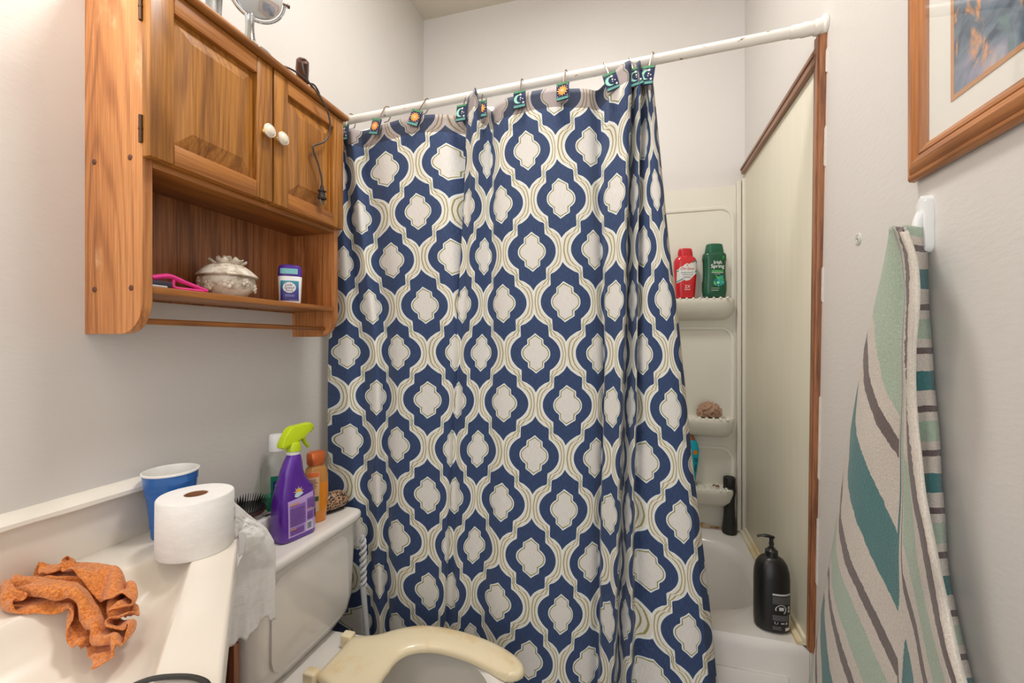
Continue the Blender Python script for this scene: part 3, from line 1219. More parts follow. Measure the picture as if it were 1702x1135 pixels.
m.tube([tuple(p) for p in catmull(pts, 7)], 0.0026, 7)
m.tube([tuple(p) for p in catmull([(-0.872, 1.00, 1.979), (-0.869, 1.025, 1.988), (-0.872, 1.05, 1.979), (-0.89, 1.075, 1.977)], 6)], 0.0026, 7)
cin(m.build('cord', ck))
m = MB()
m.loft([(0.0, 0.0115, 0.0075, 4), (0.005, 0.012, 0.008, 4), (0.007, 0.009, 0.0065, 3), (0.020, 0.0075, 0.006, 3), (0.022, 0.011, 0.008, 4), (0.025, 0.011, 0.008, 4), (0.027, 0.006, 0.005, 2.5), (0.040, 0.004, 0.0035, 2)], 20)
m.xform(Matrix.Translation((-0.864, 1.053, 1.672)) @ Matrix.Rotation(R(75), 4, 'Z'))
pl = cin(m.build('plug', plain(38, 34, 32, 0.45)))
m = MB()
for s in (-1, 1):
    m.box(-0.8645, -0.8625, 1.053 + s * 0.0055 - 0.003, 1.053 + s * 0.0055 + 0.003, 1.656, 1.673, 0.0004)
cin(m.build('prongs', plain(150, 140, 120, 0.3, 1.0)))

# ------------------------------------------------------------------ things on the shelf
ZS = 1.368
box = thing('trinket_box', 'ivory ceramic trinket box with a rose lid on the cabinet shelf', 'trinket box', (-0.962, 0.835, ZS))
iv, nt = base_mat('aged_ivory', 0.55)
n1 = nt.noise(nt.coord('Object'), 45, 4, 0.6)
nt.put(nt.bsdf.inputs['Base Color'], nt.ramp(n1, [(0.35, rgb(176, 160, 138)), (0.52, rgb(226, 216, 200)), (0.7, rgb(238, 232, 220))]))
nt.bump(n1, 0.5, 0.003)


def bumpy(m, amp, fr):
    for v in m.bm.verts:
        d = noise.noise(v.co * fr)
        n = Vector((v.co.x, v.co.y, 0))
        if n.length > 0.005:
            v.co += n.normalized() * (d * amp)


m = MB()
m.lathe([(0.038, 0.0), (0.042, 0.003), (0.046, 0.010), (0.056, 0.020), (0.060, 0.032), (0.059, 0.044), (0.055, 0.050), (0.050, 0.050)], 72)
bumpy(m, 0.004, 70)
bd = m.build('body', iv, box, angle=80)
# relief flowers round the belly
for k in range(9):
    a = R(40 * k - 70)
    m = MB()
    for q in range(5):
        b = 2 * PI * q / 5
        m.sphere((0.0075 * math.cos(b), 0.0, 0.0075 * math.sin(b)), 0.0058, 0.0035, 0.0058, 8, 6)
    m.sphere((0, -0.001, 0), 0.004, 0.004, 0.004, 8, 6)
    m.xform(Matrix.Rotation(a, 4, 'Z') @ Matrix.Translation((0, -0.0585, 0.030 + 0.006 * math.sin(k * 2.1))))
    m.build('flower_relief', iv, bd)
m = MB()
m.lathe([(0.064, 0.050), (0.066, 0.052), (0.062, 0.057), (0.054, 0.066), (0.042, 0.076), (0.026, 0.083), (0.010, 0.086)], 72)
bumpy(m, 0.003, 60)
lid = m.build('lid', iv, box, angle=80)
m = MB()
for ring_, (rr_, nn, zz, tilt) in enumerate(((0.030, 6, 0.082, 25), (0.018, 5, 0.088, 45), (0.008, 3, 0.092, 65))):
    for k in range(nn):
        a = 2 * PI * k / nn + ring_ * 0.5
        mm = Matrix.Rotation(a, 4, 'Z') @ Matrix.Translation((rr_, 0, zz)) @ Matrix.Rotation(R(-tilt), 4, 'Y')
        L_ = 0.013 - ring_ * 0.002
        vs = []
        for i in range(5):
            for j in range(5):
                u_, v_ = i / 4 * 2 - 1, j / 4 * 2 - 1
                vs.append(m.bm.verts.new(mm @ Vector((u_ * L_, v_ * L_ * (1 - 0.35 * u_ * u_ * (1 if u_ > 0 else 0.2)), 0.004 * (v_ * v_) + 0.003 * u_))))
        for i in range(4):
            for j in range(4):
                m.bm.faces.new((vs[i * 5 + j], vs[(i + 1) * 5 + j], vs[(i + 1) * 5 + j + 1], vs[i * 5 + j + 1]))
o = m.build('rose', iv, lid)
so = o.modifiers.new('petal_thickness', 'SOLIDIFY'); so.thickness = 0.0022

pk = thing('pink_hair_tool', 'bright pink plastic hair tool with open handle on the cabinet shelf', 'hair tool', (-0.93, 0.70, ZS))
pin = lambda o: loc_obj(o, pk)
pkm = plain(238, 58, 150, 0.35, 0, 0.05)
m = MB()
path = [(-0.925, 0.752, 1.3735), (-0.928, 0.728, 1.381), (-0.931, 0.700, 1.389), (-0.932, 0.684, 1.3945), (-0.932, 0.672, 1.396), (-0.931, 0.655, 1.3925), (-0.930, 0.638, 1.388)]
m.tube(catmull(path, 4), [0.0045] * 8 + [0.0055] * 17, 8)
pin(m.build('handle_top', pkm))
m = MB(); m.tube(catmull([(-0.932, 0.684, 1.392), (-0.932, 0.682, 1.381), (-0.931, 0.686, 1.3735), (-0.928, 0.712, 1.3725), (-0.925, 0.745, 1.3725)], 4), 0.0036, 8); pin(m.build('handle_loop', pkm))
m = MB(); m.box(-0.943, -0.917, 0.620, 0.672, 1.3700, 1.3835, 0.004); pin(m.build('head', plain(58, 52, 70, 0.4)))
m = MB(); m.box(-0.941, -0.915, 0.621, 0.660, 1.3685, 1.3735, 0.002); pin(m.build('pad', plain(206, 214, 216, 0.4)))

WHITE = plain(240, 240, 240, 0.35, 0, 0.02)
deo = thing('deodorant_stick', 'white deodorant stick with purple cap on the cabinet shelf', 'deodorant', (-0.932, 1.005, ZS), R(40))
SE = [(0.0, 0.026, 0.014, 2.6), (0.003, 0.0275, 0.0155, 2.6), (0.04, 0.029, 0.0165, 2.6), (0.074, 0.0305, 0.0175, 2.6), (0.075, 0.0298, 0.017, 2.6)]
m = MB(); m.loft(SE, 40); m.build('body', WHITE, deo)
purp = plain(84, 44, 150, 0.3, 0, 0.05)
SC = [(0.0755, 0.0305, 0.0178, 2.6), (0.080, 0.031, 0.0182, 2.6), (0.098, 0.030, 0.0175, 2.6), (0.105, 0.027, 0.015, 2.5), (0.108, 0.020, 0.010, 2.4)]
m = MB(); m.loft(SC, 40); cp = m.build('cap', purp, deo)
f = surf_of(SC)
decal(rect2d(-0.024, 0.020, 0.081, 0.096), f, 'cap_label', plain(130, 200, 206, 0.4, 0, 0.1, 200), cp)
f = surf_of(SE)
lbm, nt = base_mat('deodorant_label', 0.4)
gz = nt.new('ShaderNodeSeparateXYZ'); nt.put(gz.inputs[0], nt.coord('Object'))
nt.put(nt.bsdf.inputs['Base Color'], nt.ramp(nt.math('MULTIPLY', gz.outputs[2], 16.0), [(0.15, rgb(58, 40, 120)), (0.55, rgb(60, 70, 150)), (1.0, rgb(60, 160, 178))]))
bod = deo.children[0]
decal(rect2d(-0.0235, 0.0225, 0.006, 0.062), f, 'label', lbm, bod)
decal(disc2d(-0.001, 0.043, 0.0165, 0.0150), f, 'label_disc', WHITE, bod, 0.0010)
txt = join2d([shift(text_shape('Lady', 0.0095), -0.002, 0.0505, 0.2), shift(text_shape('Speed', 0.0105), -0.001, 0.0425, 0.2), shift(text_shape('Stick', 0.0105), -0.001, 0.0345, 0.2)])
decal(txt, f, 'brand_lettering', plain(40, 36, 110, 0.5), bod, 0.0014)
decal(join2d([lines2d(-0.012, 0.012, 0.018, 0.025, 2), lines2d(-0.002, 0.020, 0.008, 0.010, 1)]), f, 'small_print', plain(150, 150, 210, 0.5), bod, 0.0010)

# ------------------------------------------------------------------ vanity
van = thing('vanity_cabinet', 'brown wood vanity cabinet under the cultured marble sink top', 'vanity', (-0.78, 0.25, 0))
vin = lambda o: loc_obj(o, van)
VW = oak('vanity_wood', 2, (150, 96, 66), (104, 60, 38))
m = MB(); m.prism([(XL + 0.005, -0.3, 0), (-0.50, -0.3, 0), (-0.50, 0.32, 0), (-0.885, 0.70, 0), (XL + 0.005, 0.70, 0)], (0, 0, 0.70), 0.002); vin(m.build('carcass', VW))
m = MB(); m.box(-0.875, -0.837, 0.742, 0.757, 0.0, 0.595, 0.002); vin(m.build('side_panel', VW))
dv = Vector((-0.385, 0.38, 0)).normalized()
nn_ = Vector((0.7025, 0.7117, 0))
m = MB()
p0 = Vector((-0.535, 0.354, 0.12)) + nn_ * 0.002; p1 = p0 + dv * 0.42
m.prism([p0, p1, p1 + Vector((0, 0, 0.52)), p0 + Vector((0, 0, 0.52))], nn_ * 0.018, 0.003)
dr = vin(m.build('door', VW))
m = MB(); pm_ = p0 + dv * 0.04 + Vector((0, 0, 0.46)) + nn_ * 0.018
m.xform(Matrix.Identity(4)); m.tube([pm_, pm_ + nn_ * 0.012, pm_ + nn_ * 0.022], [0.005, 0.006, 0.014], 14)
vin(m.build('knob', km))

top = thing('sink_top', 'ivory cultured marble sink top with integral basin and angled front', 'sink', (-0.75, 0.3, 0.835))
tin = lambda o: loc_obj(o, top)
ZD = 0.835
OUT = [(XL + 0.001, 0.778), (-0.862, 0.778), (-0.45, 0.379), (-0.45, -0.3), (XL + 0.001, -0.3)]
INN = [(-0.912, 0.700), (-0.900, 0.712), (-0.520, 0.347), (-0.520, -0.10), (-0.912, -0.10)]
BC = Vector((-0.715, 0.26))


def ray_poly(poly, a):
    d = Vector((math.cos(a), math.sin(a)))
    best = 9
    n = len(poly)
    for i in range(n):
        p, q = Vector(poly[i]), Vector(poly[(i + 1) % n])
        e = q - p
        den = d.x * e.y - d.y * e.x
        if abs(den) < 1e-9:
            continue
        r = p - BC
        t = (r.x * e.y - r.y * e.x) / den
        s = (r.x * d.y - r.y * d.x) / den
        if t > 0 and -1e-6 <= s <= 1 + 1e-6:
            best = min(best, t)
    return best


NA = 160
ang = [2 * PI * i / NA for i in range(NA)] + [math.atan2(p[1] - BC.y, p[0] - BC.x) % (2 * PI) for p in OUT]
ang = sorted(ang)
inr = []
for a in ang:
    s = 0
    wsum = 0
    for k in range(-6, 7):
        wgt = math.exp(-(k / 3.2) ** 2)
        s += wgt * ray_poly(INN, a + k * 0.022)
        wsum += wgt
    inr.append(s / wsum)
outr = [ray_poly(OUT, a) for a in ang]


def sink_prof(f):
    t = [(1.0, 0.0), (0.985, -0.0022), (0.965, -0.008), (0.93, -0.022), (0.88, -0.040), (0.80, -0.058), (0.66, -0.076), (0.45, -0.093), (0.2, -0.105), (0.06, -0.110)]
    return t


rings = []
for (kind, v) in [('o', -0.042), ('o', -0.008), ('o2', -0.002), ('o3', 0.0), ('m', 0)] + [('i', p) for p in sink_prof(0)]:
    r = []
    for a, ri, ro in zip(ang, inr, outr):
        d = Vector((math.cos(a), math.sin(a)))
        if kind == 'o':
            q = BC + d * ro; z = ZD + v
        elif kind == 'o2':
            q = BC + d * (ro - 0.002); z = ZD + v
        elif kind == 'o3':
            q = BC + d * (ro - 0.008); z = ZD
        elif kind == 'm':
            q = BC + d * (ri + 0.25 * (ro - ri)); z = ZD
        else:
            q = BC + d * (ri * v[0]); z = ZD + v[1]
        r.append((q.x, q.y, z))
    rings.append(r)
m = MB(); m.rings(rings, True, False, True)
tin(m.build('basin_top', M_MARBLE, angle=60))
m = MB(); m.box(XL + 0.001, -1.040, -0.3, 0.778, ZD - 0.002, 0.937, 0.003)
tin(m.build('backsplash', M_MARBLE))
m = MB(); m.lathe([(0.024, 0), (0.024, 0.002), (0.020, 0.003), (0.012, 0.001)], 24); m.xform(Matrix.Translation((BC.x, BC.y, ZD - 0.111))); tin(m.build('drain', M_CHROME))

# painted cap strip over the backsplash
m = MB()
NS = 40
rings = []
for i in range(NS + 1):
    y = -0.3 + 1.078 * i / NS
    j1 = 0.0016 * noise.noise((y * 9, 0, 0)); j2 = 0.0022 * noise.noise((y * 11, 4, 0))
    rings.append([(XL, y, 0.936 + j2), (-1.0255, y, 0.936 + j2), (-1.0235, y, 0.938 + j2), (-1.0240, y, 0.946), (-1.0265, y, 0.948), (XL + 0.003, y, 0.961 + j1), (XL, y, 0.961 + j1)])
m.rings(rings)
struct(m.build('trim_7', plain(232, 226, 216, 0.4, 0, 0.04, 30, 0.2), angle=14))

# ------------------------------------------------------------------ items on the sink top
cupm = plain(36, 98, 172, 0.22, 0, 0.04, 20)
cup = thing('party_cup', 'blue ribbed plastic cup with white inside behind the paper roll', 'cup', (-0.980, 0.713, ZD))
cup.scale = (1.08, 1.08, 1.08)
m = MB()
m.lathe([(0.029, 0.0), (0.031, 0.0), (0.0325, 0.004), (0.033, 0.020), (0.0342, 0.021), (0.0346, 0.030), (0.037, 0.056), (0.0405, 0.086), (0.0420, 0.0865), (0.0425, 0.097), (0.0433, 0.0975), (0.0440, 0.110), (0.0452, 0.1105), (0.0462, 0.127)], 56, cap1=False)
m.build('cup_wall', cupm, cup)
m = MB()
m.lathe([(0.0462, 0.127), (0.0482, 0.1285), (0.0482, 0.1315), (0.0462, 0.1322), (0.0452, 0.130), (0.0435, 0.110), (0.040, 0.085), (0.034, 0.030), (0.030, 0.005)], 56, cap0=False)
m.build('white_lining', plain(238, 236, 232, 0.3), cup)

tpm, nt = base_mat('tissue_paper', 0.95)
n1 = nt.noise(nt.coord('Object', (1, 1, 1)), 160, 3)
n2 = nt.noise(nt.coord('Object', (1, 1, 2.5)), 28, 3)
nt.put(nt.bsdf.inputs['Base Color'], nt.mix(n2, rgb(232, 230, 227), rgb(246, 245, 243)))
nt.bump(nt.math('ADD', nt.math('MULTIPLY', n1, 0.5), n2), 0.35, 0.003)
RC = (-0.8645, 0.679)
tp = thing('toilet_paper_roll', 'white toilet paper roll standing on the sink corner with loose end', 'toilet paper', (RC[0], RC[1], ZD))
m = MB()
RR_, RH = 0.0665, 0.112
prof = [(0.021, 0.0), (RR_ - 0.002, 0.0), (RR_, 0.003), (RR_, RH - 0.003), (RR_ - 0.002, RH), (0.045, RH + 0.0005), (0.021, RH), (0.021, 0.0)]
m.lathe(prof, 72, cap0=False, cap1=False)
for v in m.bm.verts:
    d = math.hypot(v.co.x, v.co.y)
    if d > 0.05:
        k = 1 + 0.018 * noise.noise((v.co.x * 22, v.co.y * 22, v.co.z * 12))
        v.co.x *= k; v.co.y *= k
m.build('roll', tpm, tp)
m = MB(); m.lathe([(0.0208, 0.001), (0.0208, RH - 0.001), (0.0195, RH - 0.001), (0.0195, 0.001), (0.0208, 0.001)], 32, cap0=False, cap1=False)
for v in m.bm.verts:
    v.co.x *= 1 + 0.05 * noise.noise((v.co.y * 40, 0, 0)); v.co.y *= 1 + 0.08 * noise.noise((v.co.x * 50, 2, 0))
m.build('core', plain(168, 118, 84, 0.8), tp)
# loose sheet: leaves the roll, folds over the edge and hangs beside the tank
CRV = [  # (top-edge point, bottom-edge point)
    ((-0.8195, 0.7275, 0.918), (-0.8215, 0.7300, 0.838)),
    ((-0.824, 0.748, 0.897), (-0.823, 0.738, 0.8385)),
    ((-0.825, 0.767, 0.874), (-0.824, 0.744, 0.8405)),
    ((-0.824, 0.790, 0.850), (-0.822, 0.748, 0.842)),
    ((-0.821, 0.811, 0.826), (-0.818, 0.751, 0.840)),
    ((-0.816, 0.825, 0.796), (-0.815, 0.753, 0.825)),
    ((-0.814, 0.832, 0.765), (-0.823, 0.750, 0.788)),
    ((-0.8145, 0.833, 0.720), (-0.838, 0.735, 0.735)),
    ((-0.815, 0.833, 0.660), (-0.845, 0.727, 0.665)),
    ((-0.815, 0.832, 0.607), (-0.847, 0.726, 0.602)),
]
A_ = catmull([c[0] for c in CRV], 6)
B_ = catmull([c[1] for c in CRV], 6)
m = MB()
nw = 26
vs = []
for i, (a, b) in enumerate(zip(A_, B_)):
    row = []
    last = max(0, (i - (len(A_) - 14)) / 13)
    for j in range(nw + 1):
        t = j / nw
        p = a.lerp(b, t)
        bulge = 0.010 * math.sin(PI * t) * (1 if 12 < i < 40 else 0.3)
        p.x += bulge * 0.5
        p.z += bulge * 0.5
        tear = last * (-0.014 * (0.5 + noise.noise((t * 9, 0, 1))) + (0.022 * max(0, 1 - abs(t - 0.22) / 0.14)))
        p.z += tear
        p.x += 0.003 * noise.noise((t * 4, i * 0.12, 2)) + 0.002 * noise.noise((t * 14, i * 0.5, 7))
        row.append(m.bm.verts.new(p))
    vs.append(row)
for i in range(len(vs) - 1):
    for j in range(nw):
        m.bm.faces.new((vs[i][j], vs[i + 1][j], vs[i + 1][j + 1], vs[i][j + 1]))
o = loc_obj(m.build('loose_sheet', tpm, angle=80), tp)
so = o.modifiers.new('ply', 'SOLIDIFY'); so.thickness = 0.0007

# orange washcloth crumpled over the basin edge
def cat1(a, b, c, d, t):
    return 0.5 * ((2 * b) + (c - a) * t + (2 * a - 5 * b + 4 * c - d) * t * t + (3 * b - a - 3 * c + d) * t ** 3)


# settled cloth: vertex positions in half millimetres from the corner (-1.04, 0.38, 0.77)
CLOTH_N = 46
CLOTH = [
    239,142,183,227,141,186,215,138,189,205,133,194,193,132,202,181,135,205,169,137,207,157,140,210,145,146,207,133,150,203,119,153,203,104,153,201,92,147,187,88,144,163,89,144,139,90,157,139,
    95,158,160,93,163,179,88,172,189,81,182,195,73,192,195,63,197,182,56,189,166,51,177,166,45,165,165,36,160,148,27,170,139,20,181,139,15,193,139,12,205,139,12,218,139,12,230,139,
    12,242,139,12,253,139,12,265,139,11,270,157,14,273,174,22,278,190,34,272,187,39,266,168,49,259,165,60,254,166,72,249,166,84,244,166,95,243,176,107,242,183,237,137,165,225,136,165,
    212,134,167,200,131,173,190,127,183,178,127,188,167,129,190,155,130,197,144,134,198,132,137,200,120,140,201,108,144,196,101,144,178,101,144,158,101,145,139,102,158,139,106,164,159,104,168,179,
    99,178,190,91,189,190,82,198,187,73,196,168,68,185,164,62,172,166,56,161,156,46,165,139,38,176,139,32,186,139,27,197,139,24,208,139,23,219,139,23,231,139,22,242,139,22,254,139,
    21,265,139,17,276,140,20,280,159,25,286,174,36,283,182,44,277,167,54,271,166,65,265,166,76,261,165,87,257,165,99,253,166,111,251,167,236,124,168,224,123,166,212,122,165,200,120,165,
    188,120,167,179,115,180,167,116,182,155,120,182,145,125,181,135,131,181,125,136,181,115,141,178,111,153,175,112,150,156,115,148,139,116,162,139,117,167,160,116,173,180,110,184,188,102,195,190,
    92,203,179,85,195,165,80,182,167,74,169,163,67,163,145,57,171,139,49,182,139,43,192,139,37,199,153,33,210,155,34,219,139,34,231,139,34,242,139,33,254,139,32,265,139,29,276,139,
    25,287,140,29,292,158,37,295,172,48,289,167,58,283,165,69,278,166,79,273,166,91,268,166,103,265,167,115,262,167,234,116,186,224,112,177,213,109,172,201,107,166,191,108,161,179,110,160,
    168,113,161,158,118,161,148,123,161,138,128,160,127,134,159,120,139,162,123,152,176,126,155,158,129,154,139,130,166,139,130,170,161,127,178,181,121,189,188,112,200,188,103,204,171,96,194,164,
    92,181,165,86,171,156,77,168,139,67,177,139,60,187,139,54,198,139,48,203,158,44,214,160,46,219,139,46,231,139,45,242,139,45,253,139,44,265,139,41,275,139,38,286,139,34,298,140,
    39,304,158,50,301,166,60,296,167,71,290,167,82,285,166,93,280,165,105,277,166,118,275,166,238,104,178,228,100,168,218,102,157,207,104,145,196,107,139,184,109,139,173,111,139,162,116,139,
    151,122,139,140,128,139,130,135,139,133,142,158,135,148,176,139,157,164,143,159,143,143,171,141,142,173,166,138,184,180,132,195,190,123,206,185,114,206,166,109,194,164,104,181,163,97,173,145,
    87,174,139,78,183,139,71,192,139,64,203,139,60,206,159,56,218,162,58,220,139,58,232,139,57,243,139,56,254,139,55,265,139,53,276,139,50,287,139,47,297,139,44,310,140,49,314,162,
    62,308,165,73,303,167,83,297,166,95,293,166,107,290,165,119,287,164,244,107,161,234,102,148,224,104,139,214,111,139,203,116,139,192,119,139,181,122,139,171,125,139,160,129,139,149,133,139,
    142,142,139,145,141,164,148,146,180,151,158,174,154,163,158,156,173,151,153,180,169,149,189,186,142,201,188,134,211,183,126,209,165,121,196,164,117,183,161,109,176,140,98,181,139,89,188,139,
    82,198,139,75,207,139,71,211,160,67,222,163,70,223,139,69,234,139,69,245,139,68,256,139,67,267,139,65,277,139,62,288,139,58,299,139,55,311,139,54,323,148,63,321,165,74,315,167,
    85,310,166,96,305,165,107,302,165,120,300,163,249,110,140,240,111,139,230,116,139,220,121,139,209,126,139,198,130,139,187,133,139,176,136,139,166,139,139,155,143,139,152,146,153,157,136,166,
    161,144,184,163,157,184,166,166,172,167,177,161,164,184,178,160,195,186,154,207,190,146,216,177,139,209,164,134,197,163,128,185,157,120,179,139,108,186,139,101,194,139,94,202,139,86,211,139,
    83,213,162,79,226,163,81,226,139,81,237,139,80,248,139,80,259,139,79,269,139,76,280,139,74,291,139,70,301,139,66,313,139,64,328,139,68,332,161,76,327,176,87,322,167,98,318,166,
    108,315,165,119,313,164,258,116,137,248,121,139,237,126,139,226,131,139,215,136,139,204,141,139,193,144,139,183,148,139,172,151,139,162,154,139,163,149,160,170,138,166,175,144,183,177,156,189,
    178,167,182,179,179,175,176,189,181,172,200,189,165,212,188,158,218,169,152,207,163,147,195,163,140,186,151,130,182,139,119,191,139,112,199,139,105,207,139,97,215,139,94,217,162,90,229,162,
    93,231,139,93,241,139,92,252,139,91,262,139,90,273,139,87,284,139,85,294,139,80,305,139,77,317,139,76,330,139,80,336,158,85,336,178,91,326,189,95,315,190,107,314,198,120,314,201,
    265,122,132,256,129,140,244,135,139,233,140,139,222,146,139,211,151,139,200,155,139,189,159,139,178,164,139,170,163,145,175,153,163,183,142,164,188,144,182,191,155,190,191,167,188,190,179,188,
    189,191,182,184,203,189,178,215,185,170,217,166,165,204,164,160,193,159,152,186,140,141,188,139,131,196,139,123,204,139,116,212,139,108,219,139,105,220,162,102,231,161,104,235,139,104,245,139,
    103,256,139,102,267,139,100,278,139,98,289,139,94,299,139,90,311,139,87,323,139,87,336,139,92,339,158,99,334,174,104,327,187,104,310,190,108,302,203,121,302,210,270,132,129,261,139,135,
    250,144,140,239,150,139,228,156,139,217,162,139,206,167,139,195,171,139,184,176,139,182,169,155,187,158,164,195,148,164,202,147,178,205,156,190,205,168,189,204,180,191,201,192,186,197,204,187,
    190,216,184,183,215,165,177,203,164,173,191,153,163,187,139,151,196,139,142,201,139,133,209,139,127,217,139,118,225,139,117,223,163,113,234,160,115,240,140,115,250,139,113,261,139,112,272,139,
    110,284,139,107,295,139,103,306,139,99,317,139,97,328,139,99,341,140,104,342,163,110,331,166,117,326,183,117,306,184,116,295,188,120,288,205,275,141,125,266,148,131,257,153,138,245,160,139,
    234,166,139,224,171,139,213,177,139,201,182,139,193,184,153,195,175,163,200,163,164,207,154,164,215,150,170,219,156,189,219,169,190,217,181,191,214,193,188,210,204,184,203,216,183,195,215,165,
    191,202,162,184,194,142,173,195,139,162,202,139,152,207,139,144,215,139,137,223,139,129,231,140,128,229,164,123,240,169,125,246,150,125,255,139,122,267,139,121,279,139,119,291,139,115,302,139,
    111,313,139,107,325,139,106,336,139,110,345,151,117,340,167,122,329,165,130,320,180,130,305,183,129,293,184,126,281,187,282,149,121,273,156,127,263,162,134,252,168,139,242,175,139,232,181,139,
    221,186,139,210,191,139,205,190,158,208,180,165,213,169,164,221,159,163,229,152,166,232,157,187,233,170,190,231,182,189,227,194,188,222,206,186,216,217,183,207,218,165,203,205,158,195,199,139,
    183,204,139,173,208,139,163,213,139,154,220,139,147,229,139,138,238,139,137,237,162,132,247,172,130,257,159,132,263,139,130,275,139,129,286,139,127,297,139,123,309,139,118,320,139,116,331,139,
    116,345,139,123,348,159,130,339,167,134,327,165,136,314,165,137,302,166,136,289,166,134,277,169,289,156,116,280,164,122,270,170,129,261,175,135,251,182,139,241,189,139,230,193,139,220,198,139,
    218,196,161,221,185,166,227,174,165,234,164,163,242,155,165,246,158,184,246,171,190,244,184,190,240,196,189,235,207,187,228,218,182,219,222,166,214,211,156,205,207,139,193,211,139,183,215,139,
    173,220,139,164,226,139,157,234,139,149,243,139,148,242,163,142,254,166,141,258,145,141,270,139,139,281,139,137,293,139,134,304,139,130,315,139,127,326,139,125,338,139,129,350,141,135,350,164,
    142,338,166,146,325,167,148,313,166,149,300,166,148,288,166,147,276,167,297,164,111,288,171,117,278,176,123,269,182,129,260,187,136,252,194,139,240,200,139,230,205,139,230,202,162,235,190,164,
    240,180,164,247,169,163,254,159,162,260,160,182,260,173,188,257,186,190,253,198,189,248,210,187,241,220,181,231,226,168,225,217,155,215,214,139,203,218,139,193,222,139,183,227,139,174,233,139,
    167,241,139,159,249,139,158,248,163,152,260,163,151,263,140,150,275,139,148,287,139,145,298,139,143,310,139,139,321,139,136,332,139,136,343,139,141,353,148,148,349,167,154,337,166,158,324,166,
    160,312,166,161,299,165,161,287,166,159,277,176,304,174,107,296,180,112,287,183,118,278,187,124,269,193,130,261,199,135,250,204,139,241,211,139,243,208,162,248,196,164,254,185,163,261,174,162,
    267,163,160,273,163,179,272,175,187,270,188,189,266,200,190,260,212,187,253,223,179,243,230,168,235,222,155,226,222,139,214,224,139,203,228,139,193,233,139,184,240,139,177,247,139,169,255,139,
    168,253,163,162,264,160,161,269,139,159,281,139,157,292,139,155,303,139,152,314,139,149,325,139,146,337,139,147,349,139,154,357,155,161,348,166,166,336,168,170,323,167,172,311,167,173,299,166,
    173,286,168,172,277,183,309,185,103,309,185,118,299,188,120,289,191,125,278,197,125,269,203,129,260,208,136,253,215,139,257,213,158,262,201,162,268,190,161,273,179,158,278,168,154,285,166,174,
    284,178,184,281,191,184,278,203,185,272,214,183,265,225,178,255,234,165,246,226,153,236,227,139,224,230,139,214,234,139,204,239,139,195,246,139,187,254,139,180,261,139,178,259,163,172,269,160,
    170,275,139,169,286,139,167,296,139,164,307,139,161,318,139,158,330,139,157,342,139,160,355,139,167,358,160,174,347,166,179,335,166,182,322,166,185,310,166,186,298,166,185,287,178,184,275,186,
    327,191,117,321,195,126,311,194,126,299,198,127,287,200,118,278,206,123,270,213,129,263,220,134,269,217,155,274,206,157,279,196,155,284,185,151,289,173,148,296,170,168,296,181,182,293,194,182,
    289,205,179,283,217,178,277,228,177,267,236,167,258,230,151,247,231,139,235,236,139,224,240,139,214,245,139,205,251,139,198,259,139,191,266,139,189,264,163,183,274,159,181,280,139,179,290,139,
    177,301,139,173,312,139,170,323,139,167,335,139,167,347,139,173,359,142,180,357,165,186,346,167,191,333,167,195,321,166,197,309,167,198,297,171,198,286,184,197,274,187,337,186,125,331,191,132,
    321,202,128,310,206,128,296,202,112,288,209,117,280,216,123,273,224,127,281,221,150,286,212,151,291,202,149,296,191,152,300,180,143,306,177,164,308,185,184,305,198,188,300,209,176,295,220,175,
    289,231,179,280,238,167,269,233,149,257,235,138,246,240,139,236,244,140,226,249,140,216,256,139,209,263,139,202,272,139,200,268,162,193,279,159,191,284,139,189,295,139,186,305,139,182,316,139,
    179,328,139,176,340,139,178,352,139,185,362,150,193,355,166,199,344,166,204,332,165,207,320,166,210,307,167,211,297,180,211,284,184,210,272,187,347,181,132,342,193,127,333,204,122,322,209,123,
    306,201,106,297,211,112,290,217,116,284,226,120,291,226,138,298,220,149,303,210,149,308,200,152,311,188,147,311,187,162,314,195,176,318,203,189,313,213,176,307,224,176,301,235,174,290,236,159,
    279,237,144,266,238,131,257,244,140,247,248,152,237,253,140,227,260,139,220,268,139,213,276,139,211,274,160,204,284,157,202,289,139,199,300,139,195,310,139,191,321,139,187,333,139,186,345,139,
    190,357,139,199,363,155,206,354,167,212,342,167,216,330,167,220,318,166,222,306,168,224,295,180,225,282,184,223,269,179,358,182,129,353,194,120,343,201,113,332,202,113,314,200,101,307,209,106,
    301,217,109,295,226,113,301,230,130,310,226,142,316,216,148,321,206,153,324,195,154,330,191,163,331,193,182,330,206,185,325,216,175,319,227,170,311,236,165,301,239,152,290,246,148,279,246,144,
    269,248,147,257,252,138,247,257,139,238,263,139,231,272,139,224,281,139,221,280,158,215,289,157,213,293,139,209,304,139,204,314,139,200,325,139,197,337,139,197,349,139,204,361,139,212,362,160,
    219,351,166,225,340,165,229,328,166,233,316,166,236,304,168,238,293,178,238,279,180,235,269,168,368,183,122,359,190,105,348,188,107,335,188,99,323,196,96,317,207,100,311,217,103,306,226,106,
    311,230,117,321,229,131,327,219,137,333,210,147,338,200,152,341,188,159,344,195,179,341,208,178,336,220,170,329,229,160,321,238,155,312,247,151,300,246,138,288,242,129,275,249,125,266,255,132,
    258,260,138,249,267,139,243,274,139,236,282,139,232,284,156,227,293,153,224,298,139,219,308,139,214,318,139,210,329,139,207,340,139,209,352,139,217,362,143,225,361,164,232,349,167,238,337,167,
    242,326,166,246,314,166,249,302,167,252,290,173,250,278,168,249,266,167,378,179,115,367,182,100,353,178,101,342,184,87,334,193,90,328,204,93,323,214,96,317,223,99,319,232,100,331,230,119,
